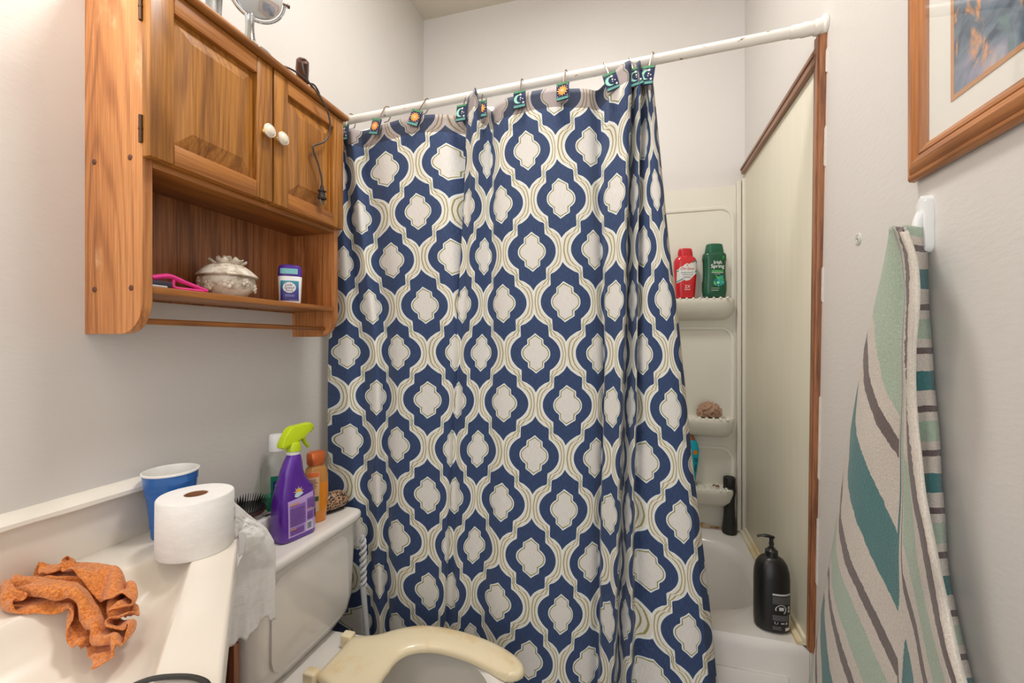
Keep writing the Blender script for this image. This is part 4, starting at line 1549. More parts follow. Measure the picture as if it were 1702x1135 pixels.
    337,220,124,345,213,136,350,203,145,353,191,154,356,198,173,352,211,170,346,222,160,338,231,149,332,242,150,320,246,139,308,244,129,294,242,114,283,248,120,275,257,125,267,263,131,261,269,136,
    255,276,140,248,284,139,243,290,150,238,297,139,234,303,139,229,312,139,224,322,139,220,332,139,217,343,139,221,354,139,230,362,150,238,358,166,245,346,166,251,335,167,256,324,165,260,312,168,
    262,300,165,263,288,166,264,276,167,262,264,165,385,175,103,373,169,101,361,173,92,351,179,81,345,191,84,339,201,87,334,211,90,328,221,93,328,229,93,341,230,109,348,220,114,355,211,122,
    361,204,136,364,193,148,367,201,165,363,214,161,356,224,150,347,232,138,341,244,139,329,245,128,317,244,119,303,245,108,293,252,114,285,259,119,277,265,124,270,272,128,265,279,133,260,286,136,
    254,293,140,249,301,139,245,309,139,239,317,139,234,326,139,230,336,139,227,346,139,233,358,139,243,361,156,252,355,167,259,344,164,265,334,168,268,322,163,271,311,161,274,299,160,274,286,158,
    275,274,158,274,262,159,391,165,100,379,162,90,368,169,77,360,177,75,355,189,78,350,199,81,344,209,84,339,219,87,340,229,86,353,229,102,360,219,106,361,207,106,369,200,123,374,194,141,
    377,203,155,372,215,150,364,223,136,357,234,130,350,245,128,338,244,115,326,245,109,312,248,102,303,255,108,295,261,113,287,268,118,280,275,122,274,282,126,270,290,129,265,297,133,260,305,136,
    256,313,140,250,321,139,245,330,139,240,339,139,238,349,139,245,360,139,256,360,158,266,352,168,271,343,160,275,332,158,279,320,155,282,309,153,284,297,152,286,285,150,286,273,150,286,262,151,
    395,154,89,385,158,76,376,166,66,371,178,69,365,188,72,360,198,75,354,209,78,350,219,81,352,230,79,365,229,96,371,218,99,372,205,98,376,196,109,383,193,130,386,204,142,381,216,137,
    373,225,125,368,236,123,359,244,115,346,244,104,332,244,91,322,250,97,313,257,102,305,263,107,297,270,112,291,277,115,285,285,119,280,293,122,274,301,126,269,309,129,265,317,132,261,325,136,
    256,333,139,250,342,139,250,351,139,259,360,143,270,359,162,279,350,173,284,341,163,286,330,153,289,319,147,293,308,146,295,296,145,297,284,143,297,272,143,297,261,143,400,150,73,390,156,59,
    387,167,60,381,178,63,375,188,67,370,199,70,365,210,73,360,220,75,366,228,73,377,228,92,382,215,93,383,202,92,382,190,96,391,191,118,393,204,127,388,216,122,384,228,119,378,238,114,
    367,244,102,355,244,94,342,246,85,333,253,91,323,259,96,315,265,101,307,272,105,301,279,109,295,287,113,290,296,116,284,304,120,279,313,123,274,321,126,270,329,129,264,337,133,260,345,136,
    261,355,135,272,359,147,283,358,162,292,349,173,296,338,166,299,326,159,301,318,143,304,307,137,306,295,137,308,284,136,309,272,135,309,260,135,403,149,52,401,159,53,397,169,55,391,179,58,
    385,189,61,380,200,64,375,211,67,372,221,68,380,228,72,390,223,88,393,211,87,393,198,86,393,186,90,400,191,111,400,205,113,398,218,114,395,231,113,387,240,103,375,244,91,362,243,78,
    351,247,80,342,255,85,334,261,90,325,268,95,318,275,99,311,282,103,304,291,107,299,300,110,294,308,114,289,317,116,284,325,119,280,332,122,275,339,127,270,347,129,270,359,128,284,358,143,
    295,358,157,304,349,168,309,337,167,312,324,162,314,314,151,315,306,133,317,295,129,320,283,130,320,271,129,321,260,128,414,149,46,411,160,47,407,170,49,401,180,53,395,190,56,390,201,58,
    386,212,61,384,223,62,394,225,73,402,218,83,404,205,80,403,193,80,405,183,92,410,193,108,411,206,111,409,220,111,403,231,102,395,239,89,384,242,80,371,244,69,362,250,74,353,257,79,
    344,264,84,335,270,89,328,277,93,320,285,98,314,293,101,309,303,104,304,312,107,299,321,110,295,329,113,293,332,131,288,343,137,280,348,122,280,358,122,293,358,136,306,357,150,315,348,160,
    322,337,166,325,324,162,326,312,155,328,302,143,329,294,125,330,282,122,332,271,122,333,259,122,424,148,40,422,159,42,418,170,44,411,180,48,405,192,50,401,203,53,396,213,55,397,224,55,
    407,222,71,413,212,77,414,199,75,413,186,75,417,182,95,420,195,102,420,209,104,417,222,100,412,233,91,402,239,76,389,239,60,380,245,64,372,253,69,363,259,74,354,265,78,346,272,83,
    338,279,88,331,287,92,325,296,95,319,305,98,314,316,101,309,324,104,308,326,124,305,333,138,299,342,137,290,346,116,290,358,116,303,357,128,315,356,141,325,348,151,333,337,158,338,325,161,
    340,311,157,340,299,151,341,290,135,341,282,118,343,270,114,344,259,115,436,147,40,431,155,56,426,167,60,420,179,43,415,191,45,411,204,47,407,214,49,411,222,48,420,218,69,424,207,70,
    424,195,68,424,182,74,429,185,96,430,198,95,430,211,98,428,224,94,420,232,80,410,236,63,399,240,54,391,248,58,382,255,63,373,261,68,364,267,73,355,274,78,347,281,82,341,290,86,
    334,297,90,330,310,92,324,314,95,321,317,116,319,322,132,318,334,138,310,342,127,299,345,110,299,357,110,312,357,120,324,355,131,332,345,138,342,336,145,348,325,153,351,312,153,353,299,153,
    354,287,141,354,277,130,355,271,110,355,259,108,447,147,56,443,157,65,436,169,61,430,181,51,425,192,40,421,205,42,419,217,43,425,219,50,432,213,64,437,203,73,436,191,75,436,179,82,
    440,187,102,441,201,103,440,214,95,436,224,84,429,230,66,419,235,52,409,242,49,401,249,53,392,257,58,383,263,63,374,269,68,365,276,72,357,283,77,350,291,81,346,303,83,340,307,87,
    336,307,108,331,310,121,332,320,134,327,331,127,318,337,115,308,343,105,309,356,104,321,356,112,332,353,123,337,340,120,347,332,130,357,324,139,362,313,146,366,300,151,367,287,145,367,274,137,
    368,267,119,367,259,103,456,152,47,452,162,59,445,174,59,439,187,52,434,197,35,430,208,37,432,219,36,440,214,54,444,206,59,449,197,71,448,186,77,448,177,91,452,189,105,451,203,99,
    449,214,85,444,224,73,436,229,55,426,235,39,418,244,43,411,252,48,402,259,52,393,265,57,384,271,62,374,278,67,367,285,72,362,296,74,356,300,77,352,300,97,345,298,112,343,305,127,
    341,317,128,334,325,113,322,331,98,319,342,99,319,354,98,331,354,107,342,350,122,346,336,113,355,330,112,364,322,125,372,313,136,377,301,145,379,288,144,380,274,141,380,265,126,380,254,113,
    446,157,30,452,168,46,451,180,49,446,192,45,441,203,31,441,215,31,447,217,32,453,209,49,457,200,55,460,190,65,459,180,75,461,177,95,462,191,98,461,204,90,456,214,74,452,222,58,
    444,230,41,436,236,34,429,247,38,421,255,42,413,262,46,403,267,52,394,273,57,385,280,61,378,290,65,372,293,68,369,292,90,362,290,100,354,290,112,354,302,126,350,313,118,341,321,104,
    333,328,91,329,340,93,330,352,92,341,351,103,351,348,126,358,336,121,365,330,106,373,321,110,381,312,126,387,302,135,390,289,140,393,276,141,393,264,130,393,253,121,436,165,34,440,176,32,
    445,188,29,450,197,26,452,206,25,456,217,23,462,212,39,465,202,46,465,190,47,465,179,49,464,171,67,471,177,87,471,191,87,467,203,75,465,214,63,461,224,47,455,232,29,448,242,28,
    441,251,32,433,259,36,423,265,41,413,270,46,404,276,51,396,285,55,389,287,59,385,285,81,378,284,90,368,279,100,365,285,115,365,299,123,360,310,113,352,316,98,342,324,85,339,336,87,
    340,349,86,351,349,102,360,346,125,368,336,137,376,328,126,385,324,116,391,313,119,396,302,123,401,291,133,405,279,136,406,266,132,407,254,127,436,175,34,442,183,31,454,189,24,461,199,22,
    467,208,21,472,217,22,475,206,40,477,195,44,477,183,44,473,170,44,474,166,64,476,179,71,476,192,70,476,204,65,475,216,52,472,226,37,468,236,27,462,246,28,454,256,29,446,265,30,
    436,270,34,425,276,40,415,281,45,406,284,50,402,280,73,395,276,83,386,272,89,376,271,98,376,281,116,375,294,118,369,305,107,361,313,94,351,319,80,347,331,82,349,344,81,359,346,100,
    370,344,119,379,341,140,387,329,143,395,323,134,403,317,125,408,305,125,412,294,132,415,282,128,418,269,128,421,257,128,452,173,26,457,179,23,466,187,21,473,196,19,481,205,22,487,214,25,
    489,202,41,490,190,44,488,177,43,486,165,46,486,168,68,487,181,68,486,195,67,486,208,59,485,219,46,484,229,30,480,240,33,474,250,35,467,260,36,460,269,36,450,277,35,437,281,33,
    426,280,40,419,276,59,412,271,72,403,267,79,392,262,86,387,266,101,387,278,115,385,291,113,381,303,103,371,308,89,361,315,75,356,326,77,355,337,78,365,345,92,376,342,112,388,339,128,
    398,336,144,407,326,148,414,317,141,420,310,129,424,298,135,427,286,137,429,274,139,432,262,139,461,166,22,468,175,20,478,182,18,485,191,20,493,201,23,500,210,29,502,199,42,502,185,47,
    500,173,45,497,163,57,496,171,73,496,185,73,496,198,65,497,211,55,496,222,42,495,232,36,491,243,38,485,254,40,479,264,42,472,274,43,462,281,41,449,281,38,439,272,54,428,267,62,
    419,262,69,409,257,76,400,254,86,399,263,103,398,275,110,395,288,106,388,297,98,380,303,83,370,310,70,365,321,72,363,334,73,371,343,83,383,340,105,395,337,118,406,334,127,417,331,138,
    426,323,142,432,313,138,435,302,129,438,290,137,442,279,145,445,267,149,472,160,20,480,169,18,489,176,18,497,185,21,504,195,25,512,205,31,515,195,42,514,181,49,512,169,48,509,163,65,
    506,176,72,507,190,69,508,203,62,508,214,50,508,224,37,505,236,41,501,247,43,496,258,45,490,268,47,483,279,48,470,277,47,458,270,54,446,264,56,436,258,58,426,254,65,416,249,74,
    412,249,94,411,261,103,409,274,103,405,285,101,397,292,86,388,299,73,379,306,65,375,319,82,370,330,70,379,341,88,391,338,93,402,336,102,413,332,114,423,329,117,433,324,120,443,318,126,
    448,307,129,450,295,125,453,283,133,457,272,143,483,156,17,491,164,18,500,170,19,508,179,22,516,189,27,523,199,33,528,192,42,527,179,52,525,167,56,519,167,75,516,181,75,518,194,66,
    519,207,55,520,217,40,518,229,43,515,240,46,511,251,49,506,262,51,500,273,53,487,270,58,476,265,62,465,261,58,454,255,54,444,251,56,433,246,62,425,245,74,424,248,96,421,261,97,
    417,271,94,418,289,95,412,300,83,405,308,75,397,317,76,391,325,77,376,336,66,387,340,81,394,330,97,406,328,99,417,331,96,427,327,95,438,321,101,449,316,104,459,310,112,463,299,122,
    464,286,122,468,275,130,496,154,16,501,158,31,512,166,21,519,173,23,527,182,28,535,192,35,542,192,39,538,178,57,536,167,67,528,174,81,526,187,71,527,200,61,530,210,43,529,223,45,
    527,234,48,524,245,51,520,256,54,516,268,57,504,266,68,492,260,68,482,255,64,472,251,60,462,247,54,451,243,53,441,241,60,437,240,83,433,251,88,430,262,86,427,273,82,429,291,88,
    422,300,79,413,308,74,406,320,76,400,333,74,389,338,59,382,340,64,385,326,93,399,320,99,413,318,101,424,315,98,436,311,98,447,305,101,460,302,100,471,297,101,478,289,113,480,280,128,
    508,154,17,512,153,37,521,160,33,531,168,25,538,176,30,546,184,37,554,189,43,548,179,63,543,170,80,536,182,85,536,192,67,538,204,55,540,216,46,539,228,50,536,239,53,533,250,57,
    530,262,61,519,262,77,508,255,75,499,250,70,489,245,65,479,241,60,469,237,54,460,237,54,451,237,65,446,244,77,443,254,80,441,266,78,438,276,74,438,293,77,431,301,66,423,310,68,
    414,320,73,408,333,71,395,337,56,384,331,61,381,320,68,392,312,94,407,310,100,421,305,104,433,301,102,445,295,96,457,290,97,468,285,94,480,280,100,489,275,111,518,149,18,525,154,21,
    532,154,41,540,163,40,549,171,33,557,179,38,562,180,52,558,176,71,550,176,92,547,188,86,547,196,64,549,207,46,550,220,51,549,232,55,547,243,59,543,252,66,533,254,82,522,249,81,
    513,243,75,503,238,69,494,234,63,485,230,59,475,228,62,465,229,71,458,233,79,458,246,77,455,257,76,453,268,73,452,280,64,450,294,55,442,301,53,433,308,70,424,319,72,416,331,68,
    403,334,51,392,326,57,385,317,61,394,307,85,404,301,100,417,296,110,429,292,113,441,286,111,453,280,106,465,274,104,475,267,108,485,262,113,528,141,19,537,151,22,545,157,25,551,158,43,
    560,167,35,569,174,41,566,167,61,564,167,82,562,178,94,560,190,82,558,198,63,560,210,51,561,222,56,561,234,61,555,241,73,547,245,86,535,241,88,526,237,78,517,232,72,508,227,66,
    498,222,69,487,219,73,477,218,78,467,222,88,467,234,93,468,246,87,467,258,83,465,271,77,463,282,69,460,292,54,451,298,68,442,307,74,436,322,74,426,328,65,414,332,48,402,324,52,
    393,317,57,394,302,56,405,292,71,414,284,84,426,280,111,437,276,118,449,270,121,460,263,118,469,256,112,480,250,115,539,135,20,547,144,22,556,151,27,564,156,32,572,162,38,580,168,43,
    577,161,64,574,163,86,574,177,88,570,186,72,568,196,50,571,209,55,571,219,60,568,227,74,561,234,89,548,232,95,539,231,81,529,226,75,520,220,70,510,215,77,499,210,81,488,208,84,
    477,209,94,477,222,99,480,233,85,479,246,88,479,258,87,477,270,82,475,281,71,470,289,65,461,297,74,456,312,77,446,318,74,435,324,60,425,327,46,413,322,46,403,314,51,402,301,52,
    413,292,63,421,285,73,432,278,100,435,266,112,443,259,123,454,252,128,464,245,118,475,238,115,548,127,20,557,136,23,566,143,28,574,149,34,583,156,39,592,161,44,588,154,67,586,161,86,
    585,174,78,578,179,60,577,192,51,579,202,63,575,209,77,572,218,89,561,222,102,551,221,91,543,220,78,533,214,74,523,208,81,513,203,87,502,198,90,489,197,94,485,208,109,489,220,99,
    491,233,91,491,245,93,491,257,91,489,270,86,488,282,73,482,292,75,475,302,74,465,307,72,456,313,62,446,317,51,436,322,47,423,319,41,413,312,46,411,301,47,422,292,54,430,285,64,
    442,279,93,444,266,100,445,253,108,447,242,117,457,234,123,467,227,120,557,119,20,566,127,23,575,134,28,583,141,34,592,147,39,601,152,45,600,150,68,598,160,79,593,170,64,589,179,51,
    585,188,61,583,193,79,579,201,93,574,209,106,561,209,104,558,212,81,548,209,75,538,203,84,528,197,90,517,191,94,504,187,98,495,193,112,497,207,111,500,219,103,503,232,96,502,245,99,
    501,259,98,500,273,90,500,283,72,493,293,59,482,298,56,472,304,55,463,308,53,454,313,51,444,317,48,432,313,43,423,308,41,419,298,43,431,294,41,438,287,57,449,283,84,453,267,95,
    454,253,102,452,240,102,452,227,103,460,218,112,
]
cloth_pts = [Vector((-1.04 + CLOTH[i] / 2000, 0.38 + CLOTH[i + 1] / 2000, 0.77 + CLOTH[i + 2] / 2000)) for i in range(0, len(CLOTH), 3)]
m = MB()
m.grid(lambda u, v: cloth_pts[min(CLOTH_N - 1, round(u * (CLOTH_N - 1))) * CLOTH_N + min(CLOTH_N - 1, round(v * (CLOTH_N - 1)))], CLOTH_N - 1, CLOTH_N - 1)
ocm, nt = base_mat('orange_terry', 0.95)
n1 = nt.step(nt.noise(nt.coord('Object'), 260, 3, 0.75), 0.5, 0.16)
n2 = nt.noise(nt.coord('Object'), 18, 3)
nt.put(nt.bsdf.inputs['Base Color'], nt.mix(n1, nt.mix(n2, rgb(186, 96, 30), rgb(202, 110, 34)), nt.mix(n2, rgb(232, 146, 78), rgb(240, 154, 70))))
nt.bump(n1, 0.45, 0.003)
nt.bsdf.inputs['Sheen Weight'].default_value = 0.3
o = m.build('washcloth', ocm, angle=180)
tag(o, 'crumpled orange washcloth draped over the back edge of the sink basin', 'washcloth')
so = o.modifiers.new('terry_thickness', 'SOLIDIFY'); so.thickness = 0.0035; so.offset = 0
sb_ = o.modifiers.new('soft_edge', 'SUBSURF'); sb_.levels = 2; sb_.render_levels = 2

# black cord loop on the front of the sink top
m = MB()
m.tube(catmull([(-0.602, 0.368, 0.833), (-0.588, 0.386, 0.838), (-0.572, 0.398, 0.840), (-0.544, 0.408, 0.8405), (-0.521, 0.411, 0.8405), (-0.500, 0.408, 0.840), (-0.486, 0.395, 0.8395), (-0.482, 0.375, 0.8392), (-0.495, 0.345, 0.8392), (-0.53, 0.330, 0.838)], 6), 0.0032, 8)
o = m.build('headband', plain(34, 32, 32, 0.4))
tag(o, 'thin black headband curved on the front rim of the sink top', 'headband')

# ------------------------------------------------------------------ toilet
toi = thing('toilet', 'white toilet with open-front yellowed seat and rectangular tank', 'toilet', (-0.6, 0.985, 0))
oin = lambda o: loc_obj(o, toi)
TC = 0.995
m = MB()
xc = -0.945
m.loft([(0.392, 0.070, 0.150, 5, xc, TC), (0.398, 0.082, 0.172, 5, xc, TC), (0.42, 0.092, 0.192, 6, xc, TC), (0.46, 0.096, 0.203, 7, xc, TC), (0.60, 0.099, 0.208, 8, xc, TC), (0.692, 0.100, 0.210, 8, xc, TC)], 64)
oin(m.build('tank', M_PORC))
m = MB()
xr = -0.846
pr = roundrect(TC - 0.145, TC + 0.150, 0.432, 0.676, 0.045, 6)
m.prism([(xr - 0.004, p[0], p[1]) for p in pr], (0.008, 0, 0), 0.003)
oin(m.build('tank_front_panel', M_PORC))
m = MB()
m.loft([(0.690, 0.104, 0.216, 9, xc, TC), (0.694, 0.111, 0.223, 9, xc, TC), (0.700, 0.1135, 0.2255, 9, xc, TC), (0.710, 0.1135, 0.2255, 9, xc, TC), (0.716, 0.111, 0.223, 9, xc, TC), (0.7195, 0.105, 0.217, 9, xc, TC), (0.720, 0.095, 0.207, 9, xc, TC)], 72)
oin(m.build('tank_lid', M_PORC))
# bowl
BY = 0.978


def egg(a, sx, sy, x0=-0.53):
    c_, s_ = math.cos(a), math.sin(a)
    return (x0 + sx * c_ * (1.0 if c_ > 0 else 0.86), BY + sy * s_ * (1 - 0.06 * c_))


m = MB()
rings = []
for z, sx, sy, x0 in ((0.0, 0.21, 0.11, -0.60), (0.03, 0.205, 0.105, -0.60), (0.15, 0.17, 0.10, -0.60), (0.26, 0.20, 0.135, -0.57), (0.34, 0.235, 0.165, -0.54), (0.385, 0.245, 0.175, -0.53), (0.400, 0.245, 0.175, -0.53), (0.408, 0.238, 0.168, -0.53), (0.408, 0.205, 0.135, -0.53), (0.400, 0.196, 0.126, -0.53), (0.380, 0.200, 0.130, -0.53), (0.34, 0.188, 0.118, -0.53), (0.27, 0.15, 0.09, -0.54), (0.22, 0.10, 0.06, -0.56), (0.19, 0.05, 0.035, -0.57)):
    rings.append([(*egg(2 * PI * i / 72, sx, sy, x0), z) for i in range(72)])
m.rings(rings)
oin(m.build('bowl', M_PORC, angle=50))
m = MB()
m.prism([(-1.02, BY - 0.11, 0.33), (-0.70, BY - 0.13, 0.33), (-0.70, BY + 0.13, 0.33), (-1.02, BY + 0.11, 0.33)], (0, 0, 0.066), 0.006)
oin(m.build('bowl_deck', M_PORC))
wm, nt = base_mat('bowl_water', 0.03)
nt.bsdf.inputs['Base Color'].default_value = rgb(200, 204, 200)
nt.bsdf.inputs['Transmission Weight'].default_value = 0.8
nt.put(nt.bsdf.inputs['Roughness'], nt.math('MULTIPLY', nt.noise(nt.coord(), 20, 2), 0.05))
m = MB()
m.rings([[(*egg(2 * PI * i / 48, 0.105, 0.064, -0.558), 0.226) for i in range(48)], [(*egg(2 * PI * i / 48, 0.02, 0.015, -0.558), 0.2262) for i in range(48)]], True, False, True)
oin(m.build('water', wm))
# open-front seat
OUTER = [(-0.764, 0.0), (-0.764, 0.055), (-0.760, 0.072), (-0.735, 0.082), (-0.700, 0.098), (-0.660, 0.133), (-0.605, 0.166), (-0.540, 0.178), (-0.470, 0.176), (-0.400, 0.165), (-0.340, 0.147), (-0.295, 0.124), (-0.270, 0.102), (-0.262, 0.082), (-0.268, 0.064), (-0.284, 0.052), (-0.300, 0.050)]
INNER = [(-0.600, 0.0), (-0.601, 0.020), (-0.597, 0.045), (-0.582, 0.068), (-0.555, 0.085), (-0.520, 0.094), (-0.480, 0.095), (-0.440, 0.091), (-0.400, 0.083), (-0.360, 0.071), (-0.325, 0.058), (-0.300, 0.050)]


def resample(pts, n):
    P = catmull([(p[0], p[1], 0) for p in pts], 8)
    L_ = [0]
    for a, b in zip(P[:-1], P[1:]):
        L_.append(L_[-1] + (b - a).length)
    out = []
    for i in range(n):
        s = L_[-1] * i / (n - 1)
        k = 0
        while k < len(L_) - 2 and L_[k + 1] < s:
            k += 1
        t = (s - L_[k]) / max(1e-9, L_[k + 1] - L_[k])
        out.append(P[k].lerp(P[k + 1], t))
    return out


NSD = 48
oo = resample(OUTER, NSD)
ii = resample(INNER, NSD)
m = MB()
rings = []
for sgn in (1, -1):
    seqo, seqi = (oo, ii)
    rng = range(NSD) if sgn == 1 else range(NSD - 1, 0, -1)
# build cross-section loops from the right tip round the back to the left tip
loops = []
for sgn, rng in ((1, range(NSD - 1, -1, -1)), (-1, range(1, NSD))):
    for k in rng:
        o_ = Vector((oo[k].x, BY + sgn * oo[k].y, 0)); i_ = Vector((ii[k].x, BY + sgn * ii[k].y, 0))
        wdt = (o_ - i_).length
        lp = []
        for tt, zz in ((0.0, 0.414), (0.0, 0.420), (0.03, 0.4265), (0.10, 0.4315), (0.25, 0.4345), (0.5, 0.4350), (0.75, 0.4325), (0.90, 0.4285), (0.97, 0.4235), (1.0, 0.4180), (1.0, 0.411), (0.5, 0.410)):
            q = o_.lerp(i_, tt)
            f_ = min(1, wdt / 0.02)
            lp.append((q.x, q.y, 0.421 + (zz - 0.421) * (0.35 + 0.65 * f_)))
        loops.append(lp)
m.rings(loops)
oin(m.build('seat', M_SEAT, angle=70))
for sgn in (-1, 1):
    m = MB(); m.box(-0.792, -0.758, BY + sgn * 0.072 - 0.014, BY + sgn * 0.072 + 0.014, 0.398, 0.434, 0.005, 3)
    oin(m.build('hinge', M_SEAT))

# ------------------------------------------------------------------ things on the tank lid
ZL = 0.7205
sb = thing('tissue_box', 'white tissue box with dark leaf print at the back of the tank lid', 'tissue box', (-0.998, 0.935, ZL))
wb = plain(238, 236, 234, 0.5, 0, 0.02)
m = MB(); m.box(-0.046, 0.048, -0.095, 0.050, 0, 0.060, 0.002); m.build('carton', wb, sb)
leafm = plain(52, 42, 36, 0.5)


def leaf2d(cx, cy, L_, W_, ang_):
    pts = []
    for k in range(10):
        t = k / 9
        pts.append((L_ * t, W_ * math.sin(PI * t ** 0.7) * (1 - 0.4 * t) + 0.006 * math.sin(PI * t)))
    for k in range(8, 0, -1):
        t = k / 9
        pts.append((L_ * t, -W_ * 0.25 * math.sin(PI * t) + 0.006 * math.sin(PI * t)))
    c_, s_ = math.cos(ang_), math.sin(ang_)
    return poly2d([(cx + c_ * x - s_ * y, cy + s_ * x + c_ * y) for x, y in pts])


shp = join2d([leaf2d(0.020, -0.062, 0.042, 0.012, R(62)), leaf2d(0.036, -0.088, 0.038, 0.011, R(70)), leaf2d(0.010, -0.010, 0.04, 0.011, R(58)), leaf2d(0.034, 0.015, 0.036, 0.010, R(75))])
m = MB()
vv = [m.bm.verts.new((x, y, 0.0606)) for x, y in shp[0]]
for f_ in shp[1]:
    m.bm.faces.new([vv[i] for i in f_])
m.build('leaf_print', leafm, sb, smooth=False)
m = MB()
m.grid(lambda u, v: (-0.015 + 0.04 * u + 0.006 * noise.noise((u * 5, v * 5, 1)), 0.000 + 0.045 * v, 0.059 + 0.020 * math.sin(PI * u) * math.sin(PI * v) + 0.008 * noise.noise((u * 6, v * 6, 4))), 14, 14)
o = m.build('tissue', tpm, sb)
so = o.modifiers.new('ply', 'SOLIDIFY'); so.thickness = 0.0006

hbz = thing('hairbrush', 'black round-cushion hairbrush lying on the leaf-print tissue box', 'hairbrush', (-0.992, 0.922, ZL + 0.074), R(70))
blk = plain(26, 24, 24, 0.45, 0, 0.2)
brn = plain(62, 36, 30, 0.35, 0, 0.2)
TB = Matrix.Translation((0, 0, 0.014)) @ Matrix.Rotation(R(22), 4, 'X')
m = MB(); m.sphere((0, 0, 0), 0.046, 0.032, 0.011, 28, 12); m.xform(TB); m.build('head', brn, hbz)
m = MB(); m.sphere((0, 0, 0.006), 0.040, 0.027, 0.008, 28, 12); m.xform(TB); m.build('cushion', blk, hbz)
m = MB()
for i in range(-7, 8):
    for j in range(-5, 6):
        x = i * 0.0055 + (j % 2) * 0.0027; y = j * 0.005
        if (x / 0.039) ** 2 + (y / 0.026) ** 2 < 1:
            b = Vector((x, y, 0.010)); e = Vector((x * 1.22, y * 1.3, 0.030 - 0.004 * ((x / 0.04) ** 2 + (y / 0.027) ** 2)))
            m.tube([b, e, e + (e - b).normalized() * 0.001], [0.0007, 0.0007, 0.0011], 5)
m.xform(TB)
o = m.build('bristles', blk, hbz); o['kind'] = 'stuff'
m = MB(); m.tube([TB @ Vector(p) for p in ((-0.043, 0, 0), (-0.055, 0, 0.001), (-0.066, 0, 0.003))], [0.008, 0.007, 0.008], 12); m.build('handle', brn, hbz)

# clear mouthwash bottle
gl = thin_glass('clear_plastic', (0.965, 0.985, 0.975), 0.06, 1.5)
mw = thing('mouthwash_bottle', 'clear mouthwash bottle with white cap standing behind the purple spray', 'bottle', (-1.008, 1.036, ZL), R(40))
SM = [(0.0, 0.038, 0.022, 3.2), (0.004, 0.041, 0.025, 3.2), (0.10, 0.042, 0.026, 3.2), (0.170, 0.041, 0.026, 3.0), (0.190, 0.033, 0.022, 2.6), (0.208, 0.020, 0.016, 2.2), (0.216, 0.0155, 0.0145, 2.0), (0.224, 0.0155, 0.0145, 2.0)]
m = MB(); m.loft(SM, 44); mb_ = m.build('body', gl, mw)
m = MB(); m.loft([(0.218, 0.020, 0.020, 2), (0.219, 0.0212, 0.0212, 2), (0.262, 0.0206, 0.0206, 2), (0.265, 0.019, 0.019, 2)], 36); m.build('cap', WHITE, mw)
teal, nt = base_mat('green_mouthwash', 0.1)
nt.put(nt.bsdf.inputs['Base Color'], nt.mix(nt.noise(nt.coord(), 12, 2), rgb(28, 150, 110), rgb(40, 176, 132)))
nt.bsdf.inputs['Transmission Weight'].default_value = 0.4
m = MB(); m.loft([(0.006, 0.037, 0.021, 3.2), (0.088, 0.0385, 0.0225, 3.2)], 44); m.build('liquid', teal, mb_)
f = surf_of(SM)
decal(rect2d(-0.014, 0.036, 0.085, 0.150), f, 'label', plain(0, 128, 96, 0.4), mb_)
decal(rect2d(-0.008, 0.036, 0.090, 0.136), f, 'label_panel', plain(24, 56, 110, 0.4), mb_, 0.0010)
decal(join2d([disc2d(0.004, 0.122, 0.007), lines2d(-0.003, 0.026, 0.094, 0.108, 3)]), f, 'label_print', plain(170, 210, 220, 0.4), mb_, 0.0014)

# purple spray cleaner: broad face to the room, nozzle pointing along +y
spb = thing('spray_bottle', 'purple cleaner bottle with lime green trigger head on the tank lid', 'spray bottle', (-0.905, 0.988, ZL), R(78))
pur, nt = base_mat('purple_plastic', 0.22)
n1 = nt.noise(nt.coord('Object', (1, 1, 0.4)), 9, 3)
nt.put(nt.bsdf.inputs['Base Color'], nt.mix(n1, rgb(70, 18, 128), rgb(104, 44, 176)))
nt.bsdf.inputs['Coat Weight'].default_value = 0.4
# local x runs along the width (towards +y of the room), local -y faces the room (+x)
SP = [(0.0, 0.050, 0.028, 4.5, 0, 0), (0.004, 0.054, 0.0315, 4.5, 0, 0), (0.012, 0.0555, 0.0325, 4.5, 0, 0), (0.06, 0.0560, 0.0325, 4, 0, 0), (0.105, 0.0545, 0.0315, 3.6, 0.001, 0), (0.132, 0.0500, 0.0300, 3.2, 0.001, 0), (0.148, 0.0420, 0.0285, 2.8, -0.003, 0), (0.165, 0.0345, 0.0265, 2.5, -0.006, 0), (0.185, 0.0295, 0.0245, 2.3, -0.006, 0), (0.205, 0.0245, 0.0220, 2.2, -0.003, 0), (0.222, 0.0195, 0.0190, 2.0, 0.0, 0), (0.228, 0.0150, 0.0150, 2.0, 0.0, 0)]
m = MB(); m.loft(SP, 56); sbody = m.build('body', pur, spb)
m = MB(); m.loft([(0.227, 0.0165, 0.0165, 2, 0.0, 0), (0.228, 0.0175, 0.0175, 2, 0.0, 0), (0.237, 0.0175, 0.0175, 2, 0.0, 0)], 32); m.build('neck_ring', WHITE, spb)
lime = plain(188, 212, 22, 0.28, 0, 0.04)
m = MB(); m.loft([(0.236, 0.0185, 0.0185, 2, 0.0, 0), (0.237, 0.0195, 0.0195, 2, 0.0, 0), (0.258, 0.0185, 0.0185, 2, 0.0, 0), (0.262, 0.016, 0.016, 2, 0.0, 0)], 36); m.build('collar', lime, spb)
m = MB()
shape = [(-0.040, 0.252), (-0.034, 0.248), (-0.020, 0.251), (-0.010, 0.258), (0.012, 0.262), (0.022, 0.272), (0.036, 0.278), (0.052, 0.282), (0.054, 0.301), (0.048, 0.307), (-0.006, 0.304), (-0.018, 0.299), (-0.030, 0.280), (-0.040, 0.261)]
m.prism([(x, 0.0125, z) for x, z in shape], (0, -0.025, 0), 0.004)
hd = m.build('trigger_head', lime, spb)
m = MB(); m.tube([(0.053, 0, 0.2925), (0.059, 0, 0.2925)], [0.0095, 0.0085], 14); m.build('nozzle', lime, hd)
